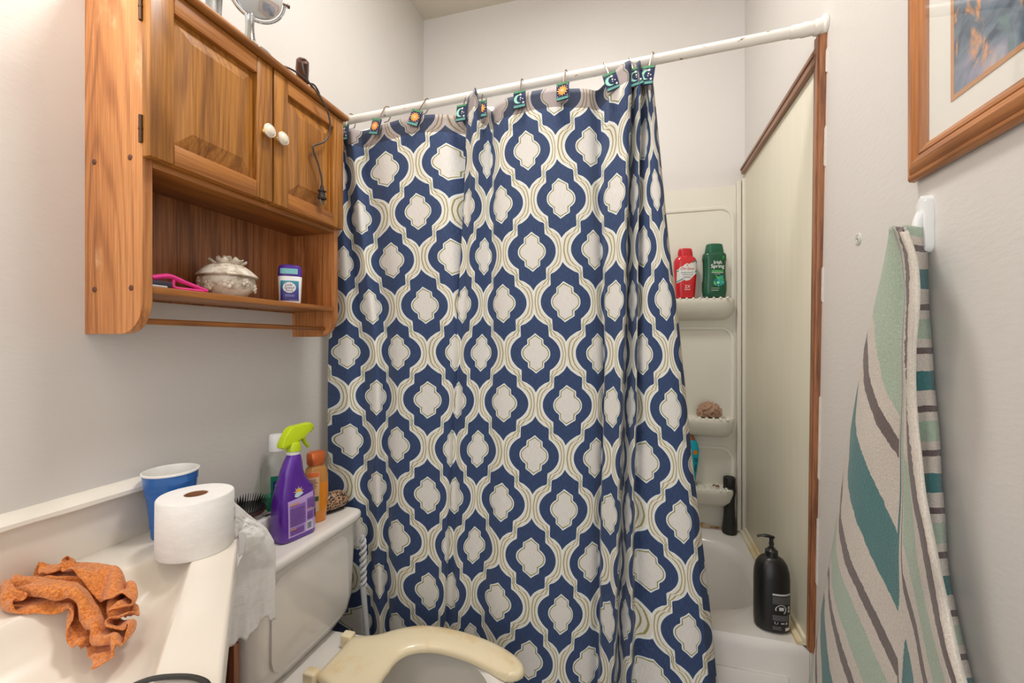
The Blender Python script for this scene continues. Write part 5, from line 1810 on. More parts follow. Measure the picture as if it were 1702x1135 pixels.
m = MB(); m.tube(catmull([(0.026, 0, 0.276), (0.031, 0, 0.262), (0.037, 0, 0.250), (0.046, 0, 0.239)], 5), [0.0085] * 8 + [0.0075] * 8, 10, flat=0.6); m.build('trigger', lime, hd)


def fsp(x, z):
    p = surf_of([s[:4] for s in SP])(x, z)
    return p


lav = plain(196, 166, 226, 0.4, 0, 0.04)
lab = roundrect(-0.037, 0.0525, 0.014, 0.106, 0.006, 4)


def grid_clip(x0, x1, z0, z1, topfn, nx=14, nz=14):
    v, f_ = rect2d(0, 1, 0, 1, nx, nz)
    v = [(x0 + (x1 - x0) * a, z0 + (topfn(a) - z0) * b) for a, b in v]
    return v, f_


decal(grid_clip(-0.037, 0.0545, 0.013, 0.106, lambda a: 0.110 + 0.010 * a), fsp, 'label', lav, sbody)
decal(join2d([rect2d(-0.033, 0.014, 0.040, 0.096), rect2d(-0.033, 0.010, 0.017, 0.037), rect2d(0.018, 0.052, 0.072, 0.104), rect2d(0.018, 0.040, 0.044, 0.068)]), fsp, 'label_panels', plain(152, 112, 196, 0.4, 0, 0.2, 260), sbody, 0.0010)
decal(join2d([lines2d(-0.032, 0.013, 0.041, 0.090, 14, 0.4, 0.15), lines2d(-0.032, 0.008, 0.018, 0.034, 5, 0.4, 0.15), lines2d(0.020, 0.050, 0.074, 0.100, 7, 0.4, 0.2), lines2d(0.019, 0.039, 0.046, 0.066, 6, 0.4, 0.2)]), fsp, 'small_print', plain(96, 56, 140, 0.5), sbody, 0.0014)
decal(join2d([rect2d(-0.033, -0.006, 0.0975, 0.1005), rect2d(-0.033, -0.016, 0.032, 0.0345), rect2d(0.019, 0.034, 0.0735, 0.0755)]), fsp, 'orange_headings', plain(226, 160, 60, 0.5), sbody, 0.0016)
decal(rect2d(0.016, 0.036, 0.016, 0.040), fsp, 'barcode_panel', plain(222, 226, 236, 0.5), sbody, 0.0010)
bars = []
x = 0.0185
while x < 0.033:
    wd_ = random.choice((0.0005, 0.0009, 0.0013))
    bars.append(rect2d(x, x + wd_, 0.019, 0.037, 1, 2)); x += wd_ + 0.0008
decal(join2d(bars), fsp, 'barcode', plain(40, 50, 80, 0.5), sbody, 0.0014)
decal(rect2d(0.043, 0.049, 0.044, 0.068, 3, 3), fsp, 'hang_tag_print', plain(36, 30, 50, 0.4), sbody, 0.0014)
rays = []
for k in range(9):
    a = R(-80 + 20 * k)
    cx_, cz_ = -0.006, 0.129
    L_ = 0.017 if k % 2 == 0 else 0.013
    p = [(cx_ + 0.006 * math.sin(a - 0.2), cz_ + 0.006 * math.cos(a - 0.2)), (cx_ + L_ * math.sin(a), cz_ + L_ * math.cos(a)), (cx_ + 0.006 * math.sin(a + 0.2), cz_ + 0.006 * math.cos(a + 0.2))]
    rays.append((p, [(0, 1, 2)]))
decal(join2d(rays), fsp, 'logo_rays', plain(250, 232, 170, 0.4), sbody, 0.0012)
decal(disc2d(-0.006, 0.130, 0.0085, 0.006), fsp, 'logo_sun', plain(250, 176, 40, 0.4), sbody, 0.0014)
decal(join2d([disc2d(-0.006, 0.124, 0.0125, 0.0055), disc2d(-0.010, 0.120, 0.009, 0.004)]), fsp, 'logo_cloud', plain(206, 228, 240, 0.4), sbody, 0.0018)

# amber bottle
am = thing('amber_bottle', 'amber orange bottle with copper cap beside the purple spray', 'bottle', (-0.916, 1.090, ZL), R(58))
am.scale = (0.95, 0.95, 1.0)
amb, nt = base_mat('amber_plastic', 0.18)
sz = nt.new('ShaderNodeSeparateXYZ'); nt.put(sz.inputs[0], nt.coord('Object'))
nt.put(nt.bsdf.inputs['Base Color'], nt.mix(nt.step(sz.outputs[2], 0.118, 0.004), rgb(226, 136, 16), rgb(192, 132, 62)))
nt.bsdf.inputs['Coat Weight'].default_value = 0.5
nt.bsdf.inputs['Subsurface Weight'].default_value = 0.0
SA = [(0.0, 0.026, 0.018, 2.5), (0.004, 0.029, 0.020, 2.5), (0.05, 0.034, 0.0225, 2.4), (0.10, 0.0365, 0.024, 2.3), (0.140, 0.0355, 0.0235, 2.3), (0.160, 0.030, 0.021, 2.2), (0.169, 0.022, 0.018, 2.1), (0.173, 0.017, 0.015, 2.0)]
m = MB(); m.loft(SA, 44); ab = m.build('body', amb, am)
cop = plain(222, 116, 62, 0.25, 0.45, 0.06)
m = MB(); m.loft([(0.172, 0.026, 0.020, 2.2), (0.174, 0.0275, 0.0215, 2.2), (0.198, 0.0285, 0.022, 2.2), (0.207, 0.026, 0.019, 2.2), (0.210, 0.019, 0.013, 2.1)], 40); m.build('cap', cop, am)
f = surf_of(SA)
decal(rect2d(-0.030, 0.002, 0.035, 0.152), f, 'label', plain(226, 190, 150, 0.5), ab)
for rc_ in (rect2d(-0.029, 0.001, 0.138, 0.151), rect2d(-0.028, -0.012, 0.08, 0.10)):
    decal(rc_, f, 'label_band', plain(226, 110, 50, 0.5), ab, 0.0010)
decal(join2d([rect2d(-0.028, 0.0, 0.066, 0.080)]), f, 'label_green', plain(60, 90, 50, 0.5), ab, 0.0010)
decal(lines2d(-0.027, -0.002, 0.104, 0.134, 6, 0.4, 0.3), f, 'small_print', plain(120, 80, 60, 0.5), ab, 0.0012)

# leopard print brush
lp = thing('leopard_brush', 'leopard print detangling brush lying at the curtain end of the tank lid', 'hairbrush', (-0.922, 1.166, ZL), R(68))
lp.scale = (1.2, 1.2, 1.2)
lm2, nt = base_mat('leopard_print', 0.4)
vo = nt.new('ShaderNodeTexVoronoi'); nt.put(vo.inputs['Vector'], nt.coord('Object')); vo.inputs['Scale'].default_value = 185
vd = vo.outputs['Distance']
nz_ = nt.noise(nt.coord('Object'), 160, 2)
spot = nt.step(nt.math('ADD', vd, nt.math('MULTIPLY', nt.math('SUBTRACT', nz_, 0.5), 0.5)), 0.50, 0.06)
nt.put(nt.bsdf.inputs['Base Color'], nt.mix(spot, rgb(34, 25, 21), rgb(178, 142, 112)))
m = MB()
m.loft([(0.008, 0.042, 0.020, 2.1), (0.014, 0.047, 0.0245, 2.1), (0.026, 0.046, 0.0255, 2.1), (0.038, 0.040, 0.022, 2.0), (0.046, 0.028, 0.015, 2.0), (0.049, 0.012, 0.006, 2.0)], 40)
m.xform(Matrix.Translation((0, 0, 0.002)))
m.build('brush_back', lm2, lp)
m = MB()
for i in range(-6, 7):
    for j in range(-2, 3):
        if (i / 6.5) ** 2 + (j / 2.8) ** 2 < 1:
            m.tube([(i * 0.0062, j * 0.0075, 0.0005), (i * 0.0062, j * 0.0075, 0.011)], 0.0011, 5)
o = m.build('bristles', blk, lp); o['kind'] = 'stuff'

# twisted clear handle standing behind the tank
tw = thing('twisted_handle_brush', 'toilet brush with twisted clear plastic handle between tank and curtain', 'toilet brush', (-0.815, 1.222, 0))
cl2, nt = base_mat('clear_acrylic', 0.08)
nt.bsdf.inputs['Base Color'].default_value = (0.80, 0.82, 0.84, 1)
nt.bsdf.inputs['Transmission Weight'].default_value = 0.35
nt.bsdf.inputs['IOR'].default_value = 1.3
nt.put(nt.bsdf.inputs['Roughness'], nt.math('MULTIPLY_ADD', nt.noise(nt.coord(), 40, 2), 0.1, 0.05))
for ph in (0, PI):
    m = MB()
    pts = []
    for k in range(60):
        z = 0.46 + 0.165 * k / 59
        a = ph + k * 0.42
        rr_ = 0.0075 * (1 if k < 52 else (59 - k) / 8 + 0.1)
        pts.append((-0.030 + rr_ * math.cos(a), rr_ * math.sin(a), z))
    m.tube(pts, 0.0055, 8)
    m.build('twisted_strand', cl2, tw)
m = MB(); m.tube([(0.0, 0, 0.12), (-0.012, 0, 0.28), (-0.030, 0, 0.465)], [0.008, 0.0085, 0.0095], 12); m.build('shaft', cl2, tw)
m = MB(); m.lathe([(0.035, 0.0), (0.04, 0.01), (0.036, 0.13), (0.030, 0.135)], 28); m.build('holder', WHITE, tw)

# ------------------------------------------------------------------ bottles in the tub
def flat_bottle(name, label, loc, rz, secs, mat, capsecs, capmat):
    t = thing(name, label, 'bottle', loc, rz)
    m = MB(); m.loft(secs, 48); b = m.build('body', mat, t)
    m = MB(); m.loft(capsecs, 40); c_ = m.build('cap', capmat, t)
    return t, b, c_


red = plain(206, 20, 36, 0.25, 0, 0.05, 30, 0, 0.3)
SR = [(0.0, 0.036, 0.020, 2.8), (0.004, 0.039, 0.022, 2.8), (0.06, 0.043, 0.024, 2.8), (0.12, 0.0475, 0.026, 2.7), (0.158, 0.0475, 0.026, 2.6), (0.170, 0.043, 0.024, 2.5), (0.178, 0.034, 0.0205, 2.4), (0.182, 0.031, 0.019, 2.4)]
t, b, c_ = flat_bottle('body_wash_bottle', 'red body wash bottle with white diagonal label on the top shower shelf', (0.222, 1.990, 1.4465), R(12), SR, red, [(0.181, 0.0305, 0.0190, 2.6), (0.183, 0.031, 0.0195, 2.6), (0.200, 0.0298, 0.0188, 2.6), (0.2005, 0.028, 0.0176, 2.6), (0.203, 0.028, 0.0176, 2.6), (0.2035, 0.0292, 0.0184, 2.6), (0.212, 0.0265, 0.0165, 2.6), (0.214, 0.020, 0.012, 2.6)], red)
f = surf_of(SR)
wl = plain(226, 224, 220, 0.4)


def slant(x0, x1, zl, zr, h, nx=16, nz=4):
    v, ff = rect2d(0, 1, 0, 1, nx, nz)
    return [(x0 + (x1 - x0) * a, zl + (zr - zl) * a + h * q) for a, q in v], ff


decal(slant(-0.0405, 0.0445, 0.062, 0.104, 0.058), f, 'label_sash', wl, b)
tl_ = plain(40, 150, 146, 0.4)
decal(join2d([slant(-0.041, -0.016, 0.066, 0.0785, 0.005), slant(0.022, 0.0445, 0.147, 0.158, 0.005), slant(-0.042, -0.034, 0.110, 0.114, 0.005), slant(0.034, 0.0445, 0.108, 0.1135, 0.005)]), f, 'sash_stripes', tl_, b, 0.0010)
hexp = [(-0.032, 0.128), (0.0, 0.147), (0.030, 0.130), (0.034, 0.100), (0.012, 0.076), (-0.004, 0.072), (-0.028, 0.088)]
decal(poly2d(hexp), f, 'label_badge', plain(234, 232, 228, 0.4), b, 0.0012)
decal(join2d([shift(text_shape('Old Spice', 0.0145), 0.001, 0.124, 0.3), star2d(0.0, 0.138, 0.0035, 0.002, 5)]), f, 'brand_lettering', plain(190, 30, 44, 0.4), b, 0.0018)
decal(join2d([shift(text_shape('PURE SPORT', 0.0092), 0.001, 0.1065)]), f, 'scent_lettering', plain(20, 130, 140, 0.4), b, 0.0018)
decal(join2d([lines2d(-0.022, 0.022, 0.097, 0.1005, 1), lines2d(-0.014, 0.014, 0.084, 0.093, 3, 0.3)]), f, 'small_print', plain(110, 110, 130, 0.4), b, 0.0018)
decal(join2d([shift(text_shape('3X', 0.020), 0.002, 0.047), lines2d(-0.010, 0.014, 0.034, 0.038, 1, 0.6)]), f, 'count_lettering', plain(246, 232, 228, 0.4), b, 0.0010)

grn = plain(10, 84, 58, 0.25, 0, 0.06, 30, 0, 0.3)
SG = [(0.0, 0.041, 0.022, 3.0), (0.004, 0.0455, 0.025, 3.0), (0.030, 0.0490, 0.027, 3.0), (0.064, 0.0490, 0.027, 3.0), (0.072, 0.0462, 0.026, 3.0), (0.110, 0.0445, 0.025, 3.0), (0.150, 0.0455, 0.026, 3.0), (0.156, 0.0475, 0.027, 3.0), (0.178, 0.0475, 0.027, 3.0), (0.186, 0.044, 0.025, 2.8), (0.189, 0.037, 0.022, 2.8)]
t, b, c_ = flat_bottle('body_wash_bottle', 'dark green body wash bottle with white lettering on the top shower shelf', (0.337, 1.990, 1.4465), R(15), SG, grn, [(0.188, 0.0375, 0.0225, 2.8), (0.19, 0.038, 0.023, 2.8), (0.214, 0.034, 0.021, 2.8), (0.224, 0.0315, 0.0195, 2.8), (0.227, 0.024, 0.014, 2.8)], plain(20, 96, 68, 0.3))
f = surf_of(SG)
decal(join2d([shift(text_shape('Irish', 0.0205), 0.003, 0.1445), shift(text_shape('Spring', 0.0225), 0.003, 0.1285)]), f, 'brand_lettering', plain(240, 244, 240, 0.4), b, 0.0010)
decal(join2d([shift(text_shape('Irish', 0.0205), 0.0038, 0.1449), shift(text_shape('Spring', 0.0225), 0.0038, 0.1289)]), f, 'brand_lettering_bold', plain(240, 244, 240, 0.4), b, 0.0011)
decal(rect2d(-0.022, 0.027, 0.104, 0.113), f, 'green_band', plain(78, 160, 96, 0.4), b, 0.0010)
decal(rect2d(-0.022, 0.027, 0.1005, 0.1035, 8, 1), f, 'pale_band', plain(190, 210, 190, 0.4), b, 0.0012)
decal(lines2d(-0.010, 0.014, 0.095, 0.098, 1), f, 'small_print', plain(200, 214, 200, 0.4), b, 0.0012)
wmn, nt = base_mat('label_splash', 0.4)
nt.put(nt.bsdf.inputs['Base Color'], nt.ramp(nt.noise(nt.coord('Object'), 38, 3, 0.5, 1.0), [(0.36, rgb(10, 84, 60)), (0.46, rgb(20, 130, 140)), (0.54, rgb(40, 166, 150)), (0.62, rgb(120, 210, 110))]))
decal(poly2d([(-0.016, 0.066), (0.002, 0.086), (0.026, 0.090), (0.031, 0.072), (0.030, 0.052), (0.008, 0.044), (-0.012, 0.052)]), f, 'label_picture', wmn, b, 0.0010)
decal(poly2d([(-0.008, 0.092), (0.004, 0.084), (0.029, 0.076), (0.029, 0.071), (0.004, 0.078), (-0.006, 0.086)]), f, 'label_blade', plain(90, 190, 80, 0.4), b, 0.0014)
decal(disc2d(0.004, 0.060, 0.006), f, 'label_drop', plain(150, 230, 190, 0.4), b, 0.0016)
decal(join2d([lines2d(-0.024, 0.010, 0.036, 0.039, 1), lines2d(-0.024, 0.006, 0.027, 0.031, 1)]), f, 'volume_print', plain(206, 216, 200, 0.4), b, 0.0012)
decal(join2d([rect2d(0.018, 0.030, 0.157, 0.1595, 3, 1), rect2d(0.022, 0.031, 0.162, 0.172, 3, 3)]), f, 'corner_mark', plain(40, 150, 70, 0.4), b, 0.0012)

tl = plain(0, 164, 186, 0.28, 0, 0.04)
ST = [(0.0, 0.016, 0.012, 2.4), (0.004, 0.019, 0.014, 2.4), (0.05, 0.025, 0.018, 2.3), (0.11, 0.034, 0.022, 2.2), (0.150, 0.036, 0.023, 2.2), (0.178, 0.030, 0.020, 2.2), (0.192, 0.022, 0.016, 2.2)]
t, b, c_ = flat_bottle('sunscreen_bottle', 'turquoise bottle with brown cap on the lowest shower shelf, half behind curtain', (0.243, 1.990, 0.6455), R(10), ST, tl, [(0.191, 0.019, 0.015, 2.2), (0.196, 0.019, 0.015, 2.2), (0.208, 0.015, 0.012, 2.2), (0.213, 0.010, 0.008, 2.2)], plain(140, 84, 50, 0.45))
f = surf_of(ST)
decal(disc2d(0.014, 0.143, 0.010), f, 'sun_mark', plain(214, 130, 30, 0.4), b, 0.0010)
decal(join2d([rect2d(0.006, 0.024, 0.114, 0.118, 3, 1), rect2d(0.010, 0.026, 0.105, 0.109, 3, 1), rect2d(0.014, 0.016, 0.06, 0.094, 1, 3), rect2d(0.018, 0.020, 0.056, 0.090, 1, 3), rect2d(0.009, 0.011, 0.06, 0.082, 1, 3)]), f, 'label_print', plain(12, 60, 86, 0.4), b, 0.0010)['kind'] = 'stuff'

# loofah cloth
lo, nt = base_mat('tan_mesh', 0.9)
n1 = nt.noise(nt.coord('Object'), 150, 3)
nt.put(nt.bsdf.inputs['Base Color'], nt.mix(n1, rgb(138, 104, 82), rgb(196, 160, 134)))
nt.bump(n1, 0.8, 0.004)
lf = thing('bath_puff', 'tan ruffled bath puff on the middle shower shelf', 'bath puff', (0.318, 1.992, 0.941))
for k, (px_, py_, rx_, rz_) in enumerate(((0.0, 0.0, 0.040, 0.030), (-0.020, -0.006, 0.024, 0.020), (0.024, -0.004, 0.022, 0.022))):
    m = MB()
    m.sphere((0, 0, 0), rx_, rx_ * 0.72, rz_, 96, 56)
    for v in m.bm.verts:
        p = v.co.copy()
        n = p.normalized()
        q = Vector((p.x * 1.5 + 0.01 * math.sin(p.z * 90 + k), p.y * 1.5, p.z * 0.8)) + Vector((k * 3.0, 0, 0))
        rg = 1 - 2.2 * abs(noise.noise(q * 62))
        v.co += n * (0.0085 * rg + 0.003 * noise.noise(q * 190))
        v.co.z = max(-rz_ * 0.82, v.co.z)
    o = m.build('ruffle', lo, lf, angle=180)
    o.location = (px_, py_, rz_ * 0.82 + 0.0006)

hc = MB()
hc.tube(catmull([(-0.012, 0, 0.003), (-0.004, 0.004, 0.006), (0.002, -0.003, 0.004), (0.008, 0.003, 0.006), (0.013, -0.002, 0.003)], 5), 0.0026, 8)
hc.tube(catmull([(0.000, -0.004, 0.003), (0.006, -0.008, 0.004), (0.012, -0.007, 0.003)], 5), 0.0022, 8)
o = hc.build('hair_clip', plain(126, 84, 60, 0.5), loc=(0.342, 1.985, 0.6455))
tag(o, 'tiny brown hair clip lying on the lowest shower shelf', 'hair clip')

# black tapered bottle standing on the tub's back ledge
bb = thing('black_bottle', 'slim black waisted bottle standing upright on the back tub ledge', 'bottle', (0.398, 2.000, rimz(2.0)))
bk = plain(34, 33, 31, 0.55, 0, 0.25, 70)
m = MB(); m.lathe([(0.025, 0.0), (0.0285, 0.003), (0.0285, 0.014), (0.026, 0.035), (0.022, 0.075), (0.0205, 0.115), (0.0215, 0.150), (0.0245, 0.176), (0.0255, 0.186), (0.024, 0.192), (0.0225, 0.194)], 32); m.build('body', bk, bb)
m = MB(); m.lathe([(0.0228, 0.1935), (0.0238, 0.195), (0.0238, 0.232), (0.022, 0.2365), (0.018, 0.237), (0.017, 0.2345)], 32); m.build('cap', plain(28, 28, 27, 0.5, 0, 0.2, 60), bb)

# black pump bottle on the front corner of the tub
pb = thing('pump_bottle', 'large black pump bottle with white back label on the tub corner', 'bottle', (0.396, 1.424, rimz(1.424) + 0.0006), R(-2))
pb.scale = (1.05, 1.05, 1.08)
pbm = plain(24, 24, 25, 0.33, 0, 0.1)
SPB = [(0.0, 0.038, 0.030, 2.3), (0.004, 0.0435, 0.035, 2.3), (0.02, 0.0445, 0.036, 2.3), (0.135, 0.0445, 0.036, 2.3), (0.155, 0.043, 0.035, 2.2), (0.172, 0.038, 0.031, 2.2), (0.184, 0.030, 0.026, 2.1), (0.190, 0.021, 0.020, 2.0), (0.193, 0.014, 0.014, 2.0)]
m = MB(); m.loft(SPB, 56); pbb = m.build('body', pbm, pb)
m = MB(); m.loft([(0.191, 0.0155, 0.0155, 2), (0.192, 0.0165, 0.0165, 2), (0.206, 0.0160, 0.0160, 2), (0.209, 0.011, 0.011, 2), (0.213, 0.009, 0.009, 2)], 28); m.build('collar', pbm, pb)
m = MB(); m.tube([(0, 0, 0.212), (0, 0, 0.222), (0, 0, 0.2225), (0, 0, 0.226), (0, 0, 0.2265), (0, 0, 0.240)], [0.0055, 0.0055, 0.0065, 0.0065, 0.0052, 0.0052], 14); m.build('stem', pbm, pb)
m = MB(); m.tube(catmull([(0.007, 0.0, 0.2415), (0.000, 0.0, 0.243), (-0.014, 0.0, 0.244), (-0.028, 0.0, 0.2425), (-0.036, 0.0, 0.239)], 4), [0.005] * 6 + [0.0065] * 4 + [0.0048] * 7, 10, flat=0.65); m.build('pump_head', pbm, pb)
fr0 = surf_of(SPB)
ca, sa = math.cos(R(14)), math.sin(R(14))


def fpb(s, z):
    """print wraps round the bottle: s is arc position, 0 = front"""
    a = -PI / 2 + s / 0.040
    n = 2.3
    A, B = 0.0450, 0.0365
    c_, s_ = math.cos(a), math.sin(a)
    return (A * math.copysign(abs(c_) ** (2 / n), c_), B * math.copysign(abs(s_) ** (2 / n), s_), z)


def wrap(sh, nm, mat, off=0.0):
    m = MB()
    vs = []
    for x, z in sh[0]:
        p = Vector(fpb(x, z)); d = Vector((p.x, p.y, 0)).normalized()
        vs.append(m.bm.verts.new(p + d * off))
    for q in sh[1]:
        m.bm.faces.new([vs[i] for i in q])
    return m.build(nm, mat, pbb, smooth=False)


pw = plain(206, 206, 206, 0.5)
pg = plain(120, 120, 122, 0.5)
wrap(join2d([rect2d(-0.004, 0.046, 0.102, 0.1065, 14, 1)]), 'label_heading', pw)
wrap(join2d([lines2d(-0.004, 0.044, 0.080, 0.100, 7, 0.42, 0.2), lines2d(-0.004, 0.034, 0.036, 0.051, 8, 0.5, 0.1), lines2d(-0.004, 0.016, 0.012, 0.022, 5, 0.45, 0.3)]), 'label_print', pg)['kind'] = 'stuff'
ringsh = []
for k in range(26):
    a0, a1 = R(120 + 10 * k - 180), R(120 + 10 * (k + 1) - 180)
    c0 = (0.0125, 0.066)
    ro, ri = 0.0125, 0.0108 if k > 8 else 0.0095
    ringsh.append(([(c0[0] + ro * math.cos(a0), c0[1] + ro * math.sin(a0)), (c0[0] + ro * math.cos(a1), c0[1] + ro * math.sin(a1)), (c0[0] + ri * math.cos(a1), c0[1] + ri * math.sin(a1)), (c0[0] + ri * math.cos(a0), c0[1] + ri * math.sin(a0))], [(0, 1, 2, 3)]))
wrap(join2d(ringsh + [rect2d(0.007, 0.018, 0.063, 0.072, 4, 3)] + [disc2d(0.034, 0.070, 0.0042, None, 12), disc2d(0.034, 0.061, 0.0042, None, 12)]), 'label_icons', pw)
wrap(join2d([shift(text_shape('U', 0.0095), 0.002, 0.0295), rect2d(0.011, 0.020, 0.028, 0.031, 3, 1), star2d(0.026, 0.0295, 0.0045, 0.0022, 3), rect2d(0.022, 0.040, 0.010, 0.018, 6, 2), rect2d(0.037, 0.044, 0.018, 0.050, 3, 3)]), 'label_marks', pw)

# ------------------------------------------------------------------ right wall: picture, hook, towel, anchor
pic = thing('framed_picture', 'framed watercolour with white mat in reddish wood frame on right wall', 'picture', (XR - 0.012, 0.60, 1.80), 0)
PY0, PY1, PZ0, PZ1 = 0.25, 0.893, 1.531, 2.10
FW = 0.049
ppin = lambda o: loc_obj(o, pic)


def rail(axis, sign):
    # profile across the moulding: (distance from the outer edge, height off the wall)
    prof = [(0.0, 0.004), (0.001, 0.012), (0.004, 0.0155), (0.008, 0.0165), (0.0095, 0.0150), (0.012, 0.0175), (0.018, 0.0205), (0.024, 0.0215), (0.030, 0.0190), (0.033, 0.0180), (0.0345, 0.0165), (0.036, 0.0180), (0.041, 0.0175), (0.044, 0.0150), (0.049, 0.012), (0.049, 0.004)]
    m = MB()
    r0, r1 = [], []
    for d, h in prof:
        x = XR - h
        if axis == 'y':
            z = PZ0 + d if sign < 0 else PZ1 - d
            r0.append((x, PY0 + d, z)); r1.append((x, PY1 - d, z))
        else:
            y = PY0 + d if sign < 0 else PY1 - d
            r0.append((x, y, PZ0 + d)); r1.append((x, y, PZ1 - d))
    m.rings([r0, r1])
    ppin(m.build('frame_rail', M_FRAME_Y if axis == 'y' else M_FRAME_Z, angle=30))


for ax in 'yz':
    for sg in (-1, 1):
        rail(ax, sg)
m = MB(); m.box(XR - 0.010, XR - 0.006, PY0 + 0.045, PY1 - 0.045, PZ0 + 0.045, PZ1 - 0.045); ppin(m.build('mat_board', plain(238, 235, 228, 0.7, 0, 0.03, 8)))
art, nt = base_mat('watercolour', 0.5)
co = nt.coord('Object')
n1 = nt.noise(co, 9, 4, 0.55, 1.2)
n2 = nt.noise(nt.coord('Object', (1, 1.6, 0.8)), 13, 4, 0.6, 0.8)
c1 = nt.ramp(n1, [(0.34, rgb(62, 78, 100)), (0.44, rgb(112, 132, 150)), (0.54, rgb(150, 150, 172)), (0.66, rgb(200, 200, 204))])
col = nt.mix(nt.step(n2, 0.60, 0.05), c1, rgb(226, 160, 104))
col = nt.mix(nt.math('SUBTRACT', 1.0, nt.step(n2, 0.36, 0.04)), col, rgb(108, 136, 140))
nt.put(nt.bsdf.inputs['Base Color'], col)
AY0, AY1, AZ0, AZ1 = 0.36, 0.787, 1.624, 2.0
m = MB(); m.box(XR - 0.0108, XR - 0.0096, AY0, AY1, AZ0, AZ1); ppin(m.build('artwork', art))
m = MB()
bw = 0.007
for a in ((AY0 - bw, AY0, AZ0 - bw, AZ1 + bw), (AY1, AY1 + bw, AZ0 - bw, AZ1 + bw), (AY0, AY1, AZ0 - bw, AZ0), (AY0, AY1, AZ1, AZ1 + bw)):
    m.box(XR - 0.0112, XR - 0.0096, *a)
ppin(m.build('mat_liner', plain(204, 150, 106, 0.6)))
pgl = thin_glass('picture_glass', (1, 1, 1), 0.02, 1.5)
m = MB(); m.box(XR - 0.0145, XR - 0.0130, PY0 + 0.044, PY1 - 0.044, PZ0 + 0.044, PZ1 - 0.044); ppin(m.build('glass', pgl, smooth=False))

hk = thing('wall_hook', 'white plastic adhesive wall hook holding the striped towel', 'hook', (XR, 0.862, 1.405))
hw = plain(230, 232, 233, 0.3, 0, 0.02)
m = MB()
prf = roundrect(-0.0115, 0.0115, 0.0, 0.094, 0.0113, 8)
m.prism([(0.0, p[0], p[1]) for p in prf], (-0.012, 0, 0), 0.004)
m.build('base_plate', hw, hk)
m = MB()
m.tube(catmull([(-0.011, 0, 0.066), (-0.016, 0, 0.050), (-0.019, 0, 0.028), (-0.022, 0, 0.012), (-0.030, 0, 0.008), (-0.038, 0, 0.014), (-0.040, 0, 0.026), (-0.039, 0, 0.034)], 5), [0.007] * 12 + [0.0065] * 24, 12, flat=1.0)
m.build('prong', hw, hk)

an = thing('wall_anchor', 'small white screw anchor in the right wall left of the towel', 'anchor', (XR, 1.090, 1.480))
m = MB(); m.lathe([(0.0125, 0.0), (0.0120, 0.002), (0.009, 0.0028), (0.0085, 0.0018), (0.0065, 0.0018), (0.006, 0.003), (0.003, 0.003), (0.0022, 0.0005)], 24); m.xform(Matrix.Rotation(R(-90), 4, 'Y')); m.build('flange', plain(206, 206, 202, 0.4), an)
m = MB(); m.lathe([(0.0022, 0.0), (0.0022, 0.0022), (0.001, 0.0026)], 10); m.xform(Matrix.Rotation(R(-90), 4, 'Y')); m.build('screw', plain(40, 40, 40, 0.4, 0.5), an)

